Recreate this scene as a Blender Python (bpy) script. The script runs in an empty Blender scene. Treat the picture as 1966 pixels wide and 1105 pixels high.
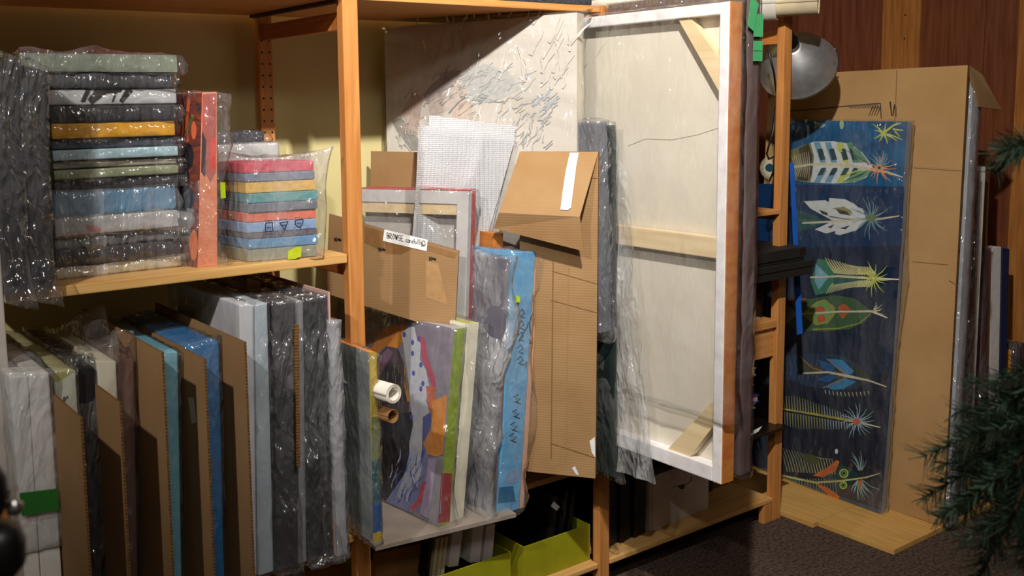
import bpy, bmesh, math, random
from mathutils import Vector, Matrix, noise
random.seed(7)
S = bpy.context.scene
COL = S.collection
# ------------------------------------------------------------------ camera
YAW, PITCH, ROLL, FPX, CX, CY = 0.964035, -0.114665, -0.016266, 1917.76, 823.74, 419.38
W, H = 1966, 1105
fw = Vector((math.cos(YAW)*math.cos(PITCH), math.sin(YAW)*math.cos(PITCH), math.sin(PITCH)))
r0 = Vector((math.sin(YAW), -math.cos(YAW), 0)); u0 = r0.cross(fw)
rt = math.cos(ROLL)*r0 + math.sin(ROLL)*u0
up = -math.sin(ROLL)*r0 + math.cos(ROLL)*u0
CAM = Vector((0, -2.15, 1.523))
cd = bpy.data.cameras.new('camera'); cam = bpy.data.objects.new('camera', cd); COL.objects.link(cam)
m = Matrix((rt, up, -fw)).transposed().to_4x4(); m.translation = CAM
cam.matrix_world = m
cd.sensor_width = 36; cd.lens = FPX/W*36
cd.shift_x = (W/2-CX)/W; cd.shift_y = (CY-H/2)/W
cd.clip_start = 0.02
cd.dof.use_dof = True; cd.dof.focus_distance = 2.75; cd.dof.aperture_fstop = 7
S.camera = cam
# ------------------------------------------------------------------ world, lamps, exposure
wd = bpy.data.worlds.new('world'); S.world = wd; wd.use_nodes = True
wd.node_tree.nodes['Background'].inputs[0].default_value = (1.0, 0.93, 0.85, 1)
wd.node_tree.nodes['Background'].inputs[1].default_value = 0.03
def lamp(name, loc, power, size, col, target, spot):
    d = bpy.data.lights.new(name, 'SPOT'); d.energy = power; d.shadow_soft_size = size; d.color = col
    d.spot_size = math.radians(spot); d.spot_blend = 1.0
    o = bpy.data.objects.new(name, d); o.location = loc; COL.objects.link(o)
    o.rotation_euler = (Vector(target)-Vector(loc)).to_track_quat('-Z', 'Y').to_euler()
    return o
lamp('ceiling_spot', (0.9, -1.45, 2.78), 235, 0.035, (1.0, 0.95, 0.88), (2.05, -0.12, 1.75), 92)
lamp('ceiling_spot', (-0.9, -1.4, 2.78), 150, 0.035, (1.0, 0.95, 0.88), (0.85, 0.0, 1.6), 52)
al = bpy.data.lights.new('fill_light', 'AREA'); al.energy = 16; al.shape = 'RECTANGLE'; al.size = 1.2; al.size_y = 0.6; al.color = (1.0, 0.93, 0.84)  # soft fill added to lift the shaded areas, not a known fixture
ao = bpy.data.objects.new('fill_light', al); ao.location = (0.2, -2.6, 2.86); COL.objects.link(ao)
S.view_settings.view_transform = 'Standard'; S.view_settings.look = 'None'
S.view_settings.gamma = 1; S.view_settings.use_curve_mapping = False
S.view_settings.exposure = 0.48
S.cycles.use_denoising = True
S.cycles.transparent_max_bounces = 32; S.cycles.max_bounces = 8; S.cycles.caustics_reflective = False; S.cycles.caustics_refractive = False
# ------------------------------------------------------------------ helpers
def at(px, py, X=None, Y=None, Z=None):
    """world point behind pixel (px,py) of the photograph on a plane X=, Y= or Z="""
    d = fw + (px-CX)/FPX*rt - (py-CY)/FPX*up
    if X is not None: t = (X-CAM.x)/d.x
    elif Y is not None: t = (Y-CAM.y)/d.y
    else: t = (Z-CAM.z)/d.z
    return CAM + d*t
def onplane(px, py, o, n):
    d = fw + (px-CX)/FPX*rt - (py-CY)/FPX*up
    return CAM + d*((o-CAM).dot(n)/d.dot(n))
def lin(c):
    return tuple(((v/255)/12.92 if v/255 <= 0.04045 else ((v/255+0.055)/1.055)**2.4) for v in c) + (1,)
MATS = {}
def M(name, c, rough=0.6, kind='plain', c2=None, scale=12, axis='z', bump=0.15, spec=0.4, metal=0):
    if name in MATS: return MATS[name]
    m = bpy.data.materials.new(name); m.use_nodes = True; nt = m.node_tree; N = nt.nodes; L = nt.links
    b = N['Principled BSDF']; b.inputs['Roughness'].default_value = rough; b.inputs['Metallic'].default_value = metal
    b.inputs['Specular IOR Level'].default_value = spec
    tc = N.new('ShaderNodeTexCoord'); mp = N.new('ShaderNodeMapping'); L.new(tc.outputs['Object'], mp.inputs[0])
    nz = N.new('ShaderNodeTexNoise'); L.new(mp.outputs[0], nz.inputs['Vector'])
    nz.inputs['Scale'].default_value = scale; nz.inputs['Detail'].default_value = 5
    rp = N.new('ShaderNodeValToRGB'); L.new(nz.outputs[0], rp.inputs[0]); L.new(rp.outputs[0], b.inputs['Base Color'])
    A = Vector(lin(c)[:3]); B = Vector(lin(c2)[:3]) if c2 else A*0.78
    rp.color_ramp.elements[0].color = (*B, 1); rp.color_ramp.elements[1].color = (*A, 1)
    rp.color_ramp.elements[0].position = 0.3; rp.color_ramp.elements[1].position = 0.65
    bm_ = N.new('ShaderNodeBump'); bm_.inputs['Strength'].default_value = bump; bm_.inputs['Distance'].default_value = 0.004
    L.new(nz.outputs[0], bm_.inputs['Height']); L.new(bm_.outputs[0], b.inputs['Normal'])
    if kind == 'wood':
        s = {'x': (0.06, 1, 1), 'y': (1, 0.06, 1), 'z': (1, 1, 0.06)}[axis]
        mp.inputs['Scale'].default_value = s; nz.inputs['Scale'].default_value = 60; nz.inputs['Distortion'].default_value = 0.6
    if kind == 'card':
        wv = N.new('ShaderNodeTexWave'); wv.bands_direction = axis.upper(); wv.inputs['Scale'].default_value = 42
        wv.inputs['Distortion'].default_value = 0.4; L.new(tc.outputs['Object'], wv.inputs['Vector'])
        mx = N.new('ShaderNodeMix'); mx.data_type = 'FLOAT'; mx.inputs[0].default_value = 0.35
        L.new(nz.outputs[0], mx.inputs[2]); L.new(wv.outputs['Fac'], mx.inputs[3]); L.new(mx.outputs[0], bm_.inputs['Height'])
    if kind == 'brush':
        mp.inputs['Scale'].default_value = (1, 0.5, 2); nz.inputs['Distortion'].default_value = 2.0
    MATS[name] = m
    return m
def plastic(name, milk=0.12, tint=(0.86, 0.87, 0.9), rough=0.1, bs=0.5, sc=26, gloss=0.9):
    if name in MATS: return MATS[name]
    m = bpy.data.materials.new(name); m.use_nodes = True; nt = m.node_tree; N = nt.nodes; L = nt.links
    N.remove(N['Principled BSDF']); out = N['Material Output']
    tc = N.new('ShaderNodeTexCoord')
    mp = N.new('ShaderNodeMapping'); mp.inputs['Scale'].default_value = (1, 1, 0.45); mp.inputs['Rotation'].default_value = (0.4, 0.5, 0)
    L.new(tc.outputs['Object'], mp.inputs[0])
    wn = N.new('ShaderNodeTexNoise'); wn.inputs['Scale'].default_value = sc*0.4; wn.inputs['Detail'].default_value = 3; L.new(mp.outputs[0], wn.inputs['Vector'])
    sv = N.new('ShaderNodeVectorMath'); sv.operation = 'SCALE'; sv.inputs['Scale'].default_value = 0.11; L.new(wn.outputs['Color'], sv.inputs[0])
    av = N.new('ShaderNodeVectorMath'); L.new(mp.outputs[0], av.inputs[0]); L.new(sv.outputs[0], av.inputs[1])
    v1 = N.new('ShaderNodeTexVoronoi'); v1.inputs['Scale'].default_value = sc; L.new(av.outputs[0], v1.inputs['Vector'])
    v2 = N.new('ShaderNodeTexVoronoi'); v2.inputs['Scale'].default_value = sc*2.7; L.new(av.outputs[0], v2.inputs['Vector'])
    hh = N.new('ShaderNodeMath'); hh.operation = 'MULTIPLY_ADD'; hh.inputs[1].default_value = 0.35; L.new(v2.outputs['Distance'], hh.inputs[0]); L.new(v1.outputs['Distance'], hh.inputs[2])
    bp = N.new('ShaderNodeBump'); bp.inputs['Strength'].default_value = bs; bp.inputs['Distance'].default_value = 0.03; L.new(hh.outputs[0], bp.inputs['Height'])
    tr = N.new('ShaderNodeBsdfTransparent'); tr.inputs[0].default_value = (0.97, 0.97, 0.97, 1)
    df = N.new('ShaderNodeBsdfDiffuse'); df.inputs[0].default_value = (*tint, 1); L.new(bp.outputs[0], df.inputs['Normal'])
    tl = N.new('ShaderNodeBsdfTranslucent'); tl.inputs[0].default_value = (*tint, 1)
    ad = N.new('ShaderNodeMixShader'); ad.inputs[0].default_value = 0.3; L.new(df.outputs[0], ad.inputs[1]); L.new(tl.outputs[0], ad.inputs[2])
    n2 = N.new('ShaderNodeTexNoise'); n2.inputs['Scale'].default_value = 9; n2.inputs['Detail'].default_value = 4; L.new(mp.outputs[0], n2.inputs['Vector'])
    rg = N.new('ShaderNodeMapRange'); rg.inputs[1].default_value = 0.35; rg.inputs[2].default_value = 0.7
    rg.inputs[3].default_value = milk*0.3; rg.inputs[4].default_value = milk*1.2; L.new(n2.outputs[0], rg.inputs[0])
    m1 = N.new('ShaderNodeMixShader'); L.new(rg.outputs[0], m1.inputs[0]); L.new(tr.outputs[0], m1.inputs[1]); L.new(ad.outputs[0], m1.inputs[2])
    gl = N.new('ShaderNodeBsdfGlossy'); gl.inputs['Roughness'].default_value = rough; gl.inputs[0].default_value = (gloss, gloss, gloss, 1); L.new(bp.outputs[0], gl.inputs['Normal'])
    fr = N.new('ShaderNodeLayerWeight'); fr.inputs['Blend'].default_value = 0.5
    f1 = N.new('ShaderNodeMath'); f1.operation = 'POWER'; f1.inputs[1].default_value = 4.0; L.new(fr.outputs['Facing'], f1.inputs[0])
    f2 = N.new('ShaderNodeMath'); f2.operation = 'MULTIPLY_ADD'; f2.inputs[1].default_value = 0.7; f2.inputs[2].default_value = 0.085; f2.use_clamp = True; L.new(f1.outputs[0], f2.inputs[0])
    m2 = N.new('ShaderNodeMixShader'); L.new(f2.outputs[0], m2.inputs[0]); L.new(m1.outputs[0], m2.inputs[1]); L.new(gl.outputs[0], m2.inputs[2])
    L.new(m2.outputs[0], out.inputs[0])
    MATS[name] = m
    return m
def print_mat():
    if 'paint_print' in MATS: return MATS['paint_print']
    m = bpy.data.materials.new('paint_print'); m.use_nodes = True; N = m.node_tree.nodes; L = m.node_tree.links
    a = N.new('ShaderNodeAttribute'); a.attribute_name = 'Col'; b = N['Principled BSDF']
    nz = N.new('ShaderNodeTexNoise'); nz.inputs['Scale'].default_value = 60; nz.inputs['Detail'].default_value = 4
    tc = N.new('ShaderNodeTexCoord'); L.new(tc.outputs['Object'], nz.inputs['Vector'])
    rg = N.new('ShaderNodeMapRange'); rg.inputs[3].default_value = 0.72; rg.inputs[4].default_value = 1.2; L.new(nz.outputs[0], rg.inputs[0])
    mx = N.new('ShaderNodeVectorMath'); mx.operation = 'SCALE'; L.new(a.outputs['Color'], mx.inputs[0]); L.new(rg.outputs[0], mx.inputs['Scale'])
    L.new(mx.outputs[0], b.inputs['Base Color']); b.inputs['Roughness'].default_value = 0.5
    MATS['paint_print'] = m
    return m
def thing(name, label, cat, loc=(0, 0, 0), group=None, kind=None):
    o = bpy.data.objects.new(name, None); COL.objects.link(o); o.location = loc; o.empty_display_size = 0.05
    if label: o['label'] = label
    if cat: o['category'] = cat
    if group: o['group'] = group
    if kind: o['kind'] = kind
    return o
def origin(p):
    v = Vector((0, 0, 0))
    while p is not None: v += Vector(p.location); p = p.parent
    return v
def obj(name, verts, faces, mats, parent=None, fm=None, bevel=0, smooth=False, label=None, cat=None, kind=None, group=None, loc=None):
    """one mesh object from world-space verts"""
    if not isinstance(mats, (list, tuple)): mats = [mats]
    base = origin(parent)
    off = Vector(loc) if loc is not None else Vector((0, 0, 0))
    me = bpy.data.meshes.new(name)
    me.from_pydata([tuple(Vector(v)-base-off) for v in verts], [], faces)
    for mm in mats: me.materials.append(mm)
    if fm:
        for p, i in zip(me.polygons, fm): p.material_index = i
    if bevel:
        b = bmesh.new(); b.from_mesh(me)
        bmesh.ops.recalc_face_normals(b, faces=b.faces)
        bmesh.ops.bevel(b, geom=b.edges[:], offset=bevel, segments=2, affect='EDGES', profile=0.6, clamp_overlap=True)
        b.to_mesh(me); b.free()
    if smooth:
        for p in me.polygons: p.use_smooth = True
    me.update()
    o = bpy.data.objects.new(name, me); COL.objects.link(o)
    o.location = off
    if parent is not None: o.parent = parent
    for k, v in (('label', label), ('category', cat), ('kind', kind), ('group', group)):
        if v: o[k] = v
    return o
BOXF = [(0, 1, 2, 3), (5, 4, 7, 6), (4, 0, 3, 7), (1, 5, 6, 2), (3, 2, 6, 7), (4, 5, 1, 0)]  # front, back, left, right, top, bottom
def box8(x0, x1, y0, y1, z0, z1):
    return [Vector(v) for v in ((x0, y0, z0), (x1, y0, z0), (x1, y0, z1), (x0, y0, z1), (x0, y1, z0), (x1, y1, z0), (x1, y1, z1), (x0, y1, z1))]
def box(name, b, mat, parent=None, bevel=0.002, **k):
    return obj(name, box8(*b), BOXF, mat, parent, bevel=bevel, **k)
def hexa(name, c8, mats, parent=None, bevel=0.002, fm=None, **k):
    if fm is None:
        return obj(name, c8, BOXF, mats, parent, bevel=bevel, **k)
    return obj(name, c8, BOXF, mats, parent, fm=fm, bevel=0, **k)
def F(tl, tr, br, bl, Y, depth, dx=0.0, dz=0.0, zb=None):
    """slab from the four front-face corners seen in the photograph at plane Y, going back by depth"""
    f = [at(*bl, Y=Y), at(*br, Y=Y), at(*tr, Y=Y), at(*tl, Y=Y)]
    if zb is not None: f[0].z = zb; f[1].z = zb
    d = Vector((dx, depth, dz))
    return f + [p+d for p in f]
def P0(xtl, xtr, yt, xbl, xbr, Y=-0.09, depth=0.44, zb=0.421, yb=1100, ytr=None):
    return F((xtl, yt), (xtr, ytr if ytr else yt), (xbr, yb), (xbl, yb), Y, depth, zb=zb)
def SL(fb, ft, bt, th, zsame=True):
    """slab whose -X face is given by three world points front-bottom, front-top, back-top; th = thickness"""
    bb = bt + (fb-ft)
    n = (fb-ft).cross(bt-ft).normalized()
    if n.x < 0: n = -n
    t = n*th
    return [fb, fb+t, ft+t, ft, bb, bb+t, bt+t, bt]
def center(c8): return sum(c8, Vector())/8
def base_of(c8):
    p = center(c8); return Vector((p.x, p.y, min(v.z for v in c8)))
def ridge(p):
    return 1.0-abs(noise.noise(p))*2.2
def wrap(parent, c8, mat, off=0.005, amp=0.007, cell=0.014, seed=0, ears=None, name='plastic_wrap', fs=14.0, label=None):
    """loose crumpled plastic film around a slab: a lattice surface grown outwards and creased"""
    cen = center(c8)
    ax = [(c8[1]-c8[0]+c8[2]-c8[3]).normalized(), (c8[4]-c8[0]+c8[7]-c8[3]).normalized(), (c8[3]-c8[0]+c8[2]-c8[1]).normalized()]
    ext = [(c8[1]-c8[0]).length, (c8[4]-c8[0]).length, (c8[3]-c8[0]).length]
    n = [max(2, min(60, int(e/cell))) for e in ext]
    corner = {}
    for i, v in enumerate(c8):
        sx = 1 if i in (1, 2, 5, 6) else -1; sy = 1 if i > 3 else -1; sz = 1 if i in (2, 3, 6, 7) else -1
        corner[(sx > 0, sy > 0, sz > 0)] = v + (ax[0]*sx+ax[1]*sy+ax[2]*sz)*off
    def tri(u, v, w):
        r = Vector()
        for (a, b, c), p in corner.items():
            r += p*((u if a else 1-u)*(v if b else 1-v)*(w if c else 1-w))
        return r
    rs = random.Random(seed); ro = Vector((rs.uniform(-50, 50), rs.uniform(-50, 50), rs.uniform(-50, 50)))
    q = Matrix.Rotation(rs.uniform(-0.7, 0.7), 3, 'X') @ Matrix.Rotation(rs.uniform(-0.5, 0.5), 3, 'Z')
    idx = {}; verts = []
    eps = [(tri(*(float(x) for x in k)), Vector(v), r) for k, v, r in (ears or [])]
    def vid(i, j, k):
        key = (i, j, k)
        if key in idx: return idx[key]
        u, v, w = i/n[0], j/n[1], k/n[2]
        p = tri(u, v, w)
        d = Vector()
        if i == 0: d -= ax[0]
        if i == n[0]: d += ax[0]
        if j == 0: d -= ax[1]
        if j == n[1]: d += ax[1]
        if k == 0: d -= ax[2]
        if k == n[2]: d += ax[2]
        d.normalize()
        s = q @ p
        a = ridge(Vector((s.x*fs, s.y*fs, s.z*fs*0.35))+ro)**3 if True else 0
        a = max(0, a)+0.5*max(0, ridge(Vector((s.x*fs*2.3, s.y*fs*0.9, s.z*fs*1.6))-ro))**2
        g = noise.noise_vector(p*6+ro)
        p = p + d*(amp*a*0.5) + Vector((g.x, g.y, g.z))*amp*0.12
        for c, e, r in eps:
            t = (p-c).length/r
            if t < 1: p = p + e*(1-t)**1.6
        idx[key] = len(verts); verts.append(p)
        return idx[key]
    faces = []
    for k in range(n[2]):
        for i in range(n[0]):
            faces.append((vid(i, 0, k), vid(i+1, 0, k), vid(i+1, 0, k+1), vid(i, 0, k+1)))
            faces.append((vid(i+1, n[1], k), vid(i, n[1], k), vid(i, n[1], k+1), vid(i+1, n[1], k+1)))
        for j in range(n[1]):
            faces.append((vid(0, j+1, k), vid(0, j, k), vid(0, j, k+1), vid(0, j+1, k+1)))
            faces.append((vid(n[0], j, k), vid(n[0], j+1, k), vid(n[0], j+1, k+1), vid(n[0], j, k+1)))
    for i in range(n[0]):
        for j in range(n[1]):
            faces.append((vid(i, j, n[2]), vid(i+1, j, n[2]), vid(i+1, j+1, n[2]), vid(i, j+1, n[2])))
            faces.append((vid(i, j+1, 0), vid(i+1, j+1, 0), vid(i+1, j, 0), vid(i, j, 0)))
    return obj(name, verts, faces, mat, parent, smooth=True, label=label)
def sheet(name, pts, mat, parent=None, nu=30, nv=30, amp=0.01, seed=1, fs=10, thick=0.0, **k):
    """crumpled sheet over a bilinear patch of four world points (bl, br, tr, tl)"""
    a, b, c, d = pts; nrm = (b-a).cross(d-a).normalized(); ro = Vector((seed*3.1, seed*1.7, -seed))
    V = []; Fc = []
    for j in range(nv+1):
        for i in range(nu+1):
            u, v = i/nu, j/nv
            p = a*(1-u)*(1-v)+b*u*(1-v)+c*u*v+d*(1-u)*v
            h = max(0, ridge(Vector((p.x*fs, p.y*fs, p.z*fs*0.3))+ro))**2
            V.append(p+nrm*amp*h+noise.noise_vector(p*5+ro)*amp*0.6)
    for j in range(nv):
        for i in range(nu):
            q = j*(nu+1)+i; Fc.append((q, q+1, q+nu+2, q+nu+1))
    return obj(name, V, Fc, mat, parent, smooth=True, **k)
def prism(name, poly, t, mat, parent=None, bevel=0, **k):
    """extrude a world polygon by vector t"""
    n = len(poly); V = list(poly)+[p+t for p in poly]
    Fc = [tuple(range(n)), tuple(range(2*n-1, n-1, -1))]+[(i, i+n, (i+1) % n+n, (i+1) % n) for i in range(n)]
    o = obj(name, V, Fc, mat, parent, bevel=0, **k)
    b = bmesh.new(); b.from_mesh(o.data); bmesh.ops.recalc_face_normals(b, faces=b.faces); b.to_mesh(o.data); b.free()
    return o
def decal(name, parent, o, n, polys, off=0.0006, **k):
    """flat paint or print lying on a plane (point o, normal n): list of (pixel polygon, colour)"""
    n = n.normalized()
    if n.dot(CAM-o) < 0: n = -n
    V = []; Fc = []; C = []
    for i, (pts, c) in enumerate(polys):
        s = len(V); oo = o+n*(off+0.000012*i)
        V += [onplane(x, y, oo, n) for x, y in pts]; Fc.append(tuple(range(s, len(V)))); C.append(lin(c))
    ob = obj(name, V, Fc, print_mat(), parent, **k)
    ca = ob.data.color_attributes.new('Col', 'FLOAT_COLOR', 'CORNER')
    for p, c in zip(ob.data.polygons, C):
        for li in p.loop_indices: ca.data[li].color = c
    return ob
def stroke(pts, w, w2=None, jit=0):
    """pixel polyline -> ribbon polygon with tapering width"""
    w2 = w if w2 is None else w2; L_, R_ = [], []; n = len(pts)
    for i, (x, y) in enumerate(pts):
        a = pts[max(0, i-1)]; b = pts[min(n-1, i+1)]; dx, dy = b[0]-a[0], b[1]-a[1]; l = math.hypot(dx, dy) or 1
        ww = (w+(w2-w)*i/max(1, n-1))/2*(1+random.uniform(-jit, jit))
        L_.append((x-dy/l*ww, y+dx/l*ww)); R_.append((x+dy/l*ww, y-dx/l*ww))
    return L_+R_[::-1]
def ell(cx, cy, rx, ry, n=14, rot=0):
    c, s = math.cos(rot), math.sin(rot)
    return [(cx+rx*math.cos(2*math.pi*i/n)*c-ry*math.sin(2*math.pi*i/n)*s, cy+rx*math.cos(2*math.pi*i/n)*s+ry*math.sin(2*math.pi*i/n)*c) for i in range(n)]
def tube(name, pts, r, mat, parent=None, seg=8, cap=True, **k):
    V = []; Fc = []; n = len(pts)
    for i, p in enumerate(pts):
        d = (pts[min(n-1, i+1)]-pts[max(0, i-1)]).normalized()
        a = d.cross(Vector((0.13, 0.31, 0.94))).normalized(); b = d.cross(a)
        rr = r[i] if isinstance(r, (list, tuple)) else r
        for j in range(seg):
            t = 2*math.pi*j/seg; V.append(p+(a*math.cos(t)+b*math.sin(t))*rr)
    for i in range(n-1):
        for j in range(seg):
            Fc.append((i*seg+j, i*seg+(j+1) % seg, (i+1)*seg+(j+1) % seg, (i+1)*seg+j))
    if cap: Fc += [tuple(range(seg-1, -1, -1)), tuple(range((n-1)*seg, n*seg))]
    return obj(name, V, Fc, mat, parent, smooth=True, **k)
def spiral_roll(name, a, b, r, turns, mat, parent=None, seg=26, gap=0.0025, th=0.0006, **k):
    """rolled sheet of paper as a spiral wall from point a to point b"""
    d = (b-a).normalized(); e = d.cross(Vector((0, 0, 1))).normalized(); g = e.cross(d)
    V = []; Fc = []; n = int(seg*turns)
    for i in range(n+1):
        t = 2*math.pi*i/seg; rr = r-gap*(i/seg)
        for p in (a, b): V.append(p+(e*math.cos(t)+g*math.sin(t))*rr)
    for i in range(n): Fc.append((2*i, 2*i+1, 2*i+3, 2*i+2))
    o = obj(name, V, Fc, mat, parent, smooth=True, **k)
    md = o.modifiers.new('thickness', 'SOLIDIFY'); md.thickness = th*2
    return o
# ------------------------------------------------------------------ materials
m_post = M('orange pine post', (206, 142, 80), 0.45, 'wood', (180, 114, 56), axis='z', bump=0.05)
m_rung = M('orange pine rung', (196, 124, 62), 0.45, 'wood', (164, 94, 42), axis='y', bump=0.05)
m_shelf = M('pale pine shelf', (222, 178, 112), 0.42, 'wood', (202, 150, 86), axis='x', bump=0.05)
m_shelf_o = M('orange pine shelf', (214, 152, 88), 0.42, 'wood', (190, 124, 64), axis='x', bump=0.05)
m_wall = M('cream plaster', (216, 204, 150), 0.9, c2=(202, 189, 132), scale=3, bump=0.1)
m_carpet = M('brown carpet', (98, 82, 73), 1.0, c2=(50, 40, 34), scale=90, bump=1.0, spec=0.1)
m_ceil = M('white ceiling', (225, 218, 205), 0.9)
m_panel = M('red brown panelling', (128, 72, 46), 0.4, 'wood', (98, 50, 30), axis='z', bump=0.08)
m_batten = M('honey batten', (184, 122, 62), 0.4, 'wood', (150, 92, 42), axis='z', bump=0.08)
m_card = M('cardboard', (156, 123, 86), 0.8, 'card', (142, 109, 72), axis='z', scale=5, bump=0.12, spec=0.2)
m_cardy = M('cardboard upright flutes', (156, 123, 86), 0.8, 'card', (144, 111, 74), axis='y', scale=5, bump=0.1, spec=0.2)
m_cardd = M('darker cardboard', (142, 104, 64), 0.85, 'card', (124, 88, 52), axis='z', scale=5, bump=0.2, spec=0.2)
m_flute = M('cardboard cut edge', (124, 90, 54), 0.95, 'card', (96, 68, 40), axis='z', scale=60, bump=0.5, spec=0.1)
m_ply = M('plywood', (214, 170, 98), 0.6, 'wood', (196, 148, 78), axis='y', bump=0.05)
m_white = M('white canvas', (232, 231, 228), 0.75, c2=(218, 217, 214), scale=30)
m_cream = M('cream canvas', (226, 220, 198), 0.75, c2=(210, 203, 180), scale=20)
m_black = M('black canvas', (34, 33, 38), 0.6, c2=(24, 23, 27), scale=30)
m_dark = M('charcoal canvas', (60, 58, 64), 0.7, c2=(46, 44, 50), scale=30)
m_grey = M('grey foam', (150, 150, 158), 0.7, c2=(132, 132, 140), scale=20)
m_pblack = M('black plastic', (14, 14, 15), 0.35)
m_steel = M('brushed aluminium', (196, 196, 198), 0.28, c2=(160, 160, 164), scale=40, metal=1)
p_clear = plastic('clear plastic film', 0.10)
p_mid = plastic('crinkled plastic film', 0.10, bs=0.8, rough=0.08)
p_bag = plastic('bag plastic', 0.26, bs=0.5)
p_milk = plastic('milky plastic film', 0.36, bs=0.55, rough=0.16)
p_thin = plastic('thin stretched film', 0.07, bs=0.8, sc=14, rough=0.08)
# ------------------------------------------------------------------ setting
XW, YW = 4.40, 0.53
box('floor', (-2.6, XW+0.05, -5, 1.03, -0.05, 0), m_carpet, bevel=0, kind='structure')
box('wall_back', (-2.6, 3.06, YW, YW+0.5, 0, 2.9), m_wall, bevel=0, kind='structure')
YR = 0.95
box('wall_recess', (3.06, XW+0.05, YR, YR+0.08, 0, 2.9), m_panel, bevel=0, kind='structure')
box('wall_left', (-2.96, -2.6, -5, YW+0.08, 0, 2.9), m_ceil, bevel=0, kind='structure')
box('wall_front', (-2.6, XW+0.05, -5.08, -5, 0, 2.9), m_ceil, bevel=0, kind='structure')
box('ceiling', (-2.6, XW+0.05, -5, 1.03, 2.9, 2.96), m_ceil, bevel=0, kind='structure')
wr = box('wall_right', (XW+0.012, XW+0.1, -5, 0.95, 0, 2.9), m_panel, bevel=0, kind='structure')
yb = [YW, 0.37, 0.235]
def wally(px): return at(px, 60, X=XW).y
seams = [YW, wally(1640), wally(1695)]
def plank(y0, y1, mat, x=XW, nm='plank'):
    box(nm, (x, XW+0.012, min(y0, y1)+0.0012, max(y0, y1)-0.0012, 0.0, 2.89), mat, wr, bevel=0.0015)
ys = [0.949, wally(1530), wally(1560), wally(1597), wally(1697), wally(1769), wally(1822), wally(1890), wally(1958), wally(1958)-0.1]
for i in range(len(ys)-1):
    if i in (4, 8): continue
    plank(ys[i], ys[i+1], m_panel)
y = ys[-1]
while y > -4.9:
    plank(y, max(-4.99, y-0.19), m_panel); y -= 0.19
for n, (a, b) in enumerate(((ys[4], ys[5]), (ys[8], ys[9]))):
    t = box('trim_%d' % (n+1), (XW-0.014, XW+0.012, min(a, b), max(a, b), 0, 2.89), m_batten, bevel=0.002, kind='structure')
    mid = (a+b)/2
    if n == 0:
        for z in (1.985, 1.885, 1.78):
            tube('nail', [Vector((XW-0.0155, mid-0.02, z)), Vector((XW-0.0135, mid-0.02, z))], 0.004, m_pblack, t, seg=8)
# ------------------------------------------------------------------ shelving unit
sh = thing('shelving_unit', 'long orange pine shelving unit with square posts against the cream wall', 'shelving', (1.7, 0.25, 0))
PX = [0.3705, 1.2456, 2.1183, 2.988]; PW = 0.0435
for i, x in enumerate(PX):
    zt = 1.80
    box('post', (x, x+PW, 0, 0.03, 0, zt), m_post, sh, bevel=0.003)
    rp_ = box('post', (x, x+PW, 0.478, 0.508, 0, zt), m_post, sh, bevel=0.003)
    V = []; Fc = []
    for z in [0.05+0.0325*j for j in range(52)]:
        for dx in (0.010, PW-0.010):
            s = len(V); V += [Vector((x+dx+0.0032*math.cos(t*math.pi/4), 0.4775, z+0.0032*math.sin(t*math.pi/4))) for t in range(8)]
            Fc.append(tuple(range(s, s+8)))
    obj('peg_holes', V, Fc, m_pblack, rp_, kind='stuff')
    for (z0, z1) in ((1.708, 1.752), (1.09, 1.125), (0.66, 0.70), (0.03, 0.07)):
        if i == 3 and z0 == 1.09: z0, z1 = 1.095, 1.115
        box('rung', (x+0.013, x+0.031, 0.03, 0.478, z0, z1), m_rung, sh, bevel=0.002)
def shelf(i, z0, z1, mat, y0=0.0, y1=0.505, a=0.004, b=0.004):
    return box('shelf', (PX[i]+PW+a if y0 < 0.03 else PX[i]+PW+a, PX[i+1]-b, y0, y1, z0, z1), mat, sh, bevel=0.003)
shelf(0, 1.779, 1.798, m_shelf_o); shelf(1, 1.779, 1.798, m_shelf_o)
shelf(0, 1.130, 1.153, m_shelf); shelf(0, 0.40, 0.419, m_shelf)
shelf(1, 0.345, 0.364, m_shelf, y0=0.10)
shelf(1, 0.073, 0.09, m_shelf); shelf(2, 0.073, 0.09, m_shelf); shelf(0, 0.073, 0.09, m_shelf)
shelf(2, 1.119, 1.137, m_shelf_o); shelf(2, 0.716, 0.746, m_shelf_o); shelf(2, 1.779, 1.798, m_shelf_o, y0=0.2)
box('apron', (PX[2]+PW+0.004, PX[3]-0.004, 0.012, 0.03, 0.61, 0.714), m_shelf_o, sh)
box('shelf', (PX[2]+PW+0.004, PX[3]+0.02, -0.04, 0.46, 0.352, 0.362), m_pblack, sh, label='thin black lower shelf board')
box('shelf', (PX[1]-0.006, PX[1]+PW+0.006, 0.031, 0.477, 1.781, 1.796), m_shelf_o, sh)  # unseen filler strip added to stop light leaking between the top boards
box('shelf', (PX[2]-0.006, PX[2]+PW+0.006, 0.031, 0.477, 1.781, 1.796), m_shelf_o, sh)  # same added filler over the next post, blocks light through the gap
box('gap_shade_strip', (1.226, 1.242, 0.02, 0.49, 1.7695, 1.7788), m_pblack, sh, label='dark strip standing in for the shaded gap under the top shelf')  # shade in the gap between the boards, put in as a dark strip
box('foot_block', (PX[3]-0.05, PX[3], 0.002, 0.025, 0, 0.072), m_post, sh)
# things lying on top of the shelving
box('felt_sheet', (1.62, 2.08, 0.0, 0.45, 1.7985, 1.82), M('grey felt', (70, 72, 78), 1, c2=(30, 31, 34), scale=150, bump=1), label='dark grey speckled felt sheet on the top shelf', cat='sheet')
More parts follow.
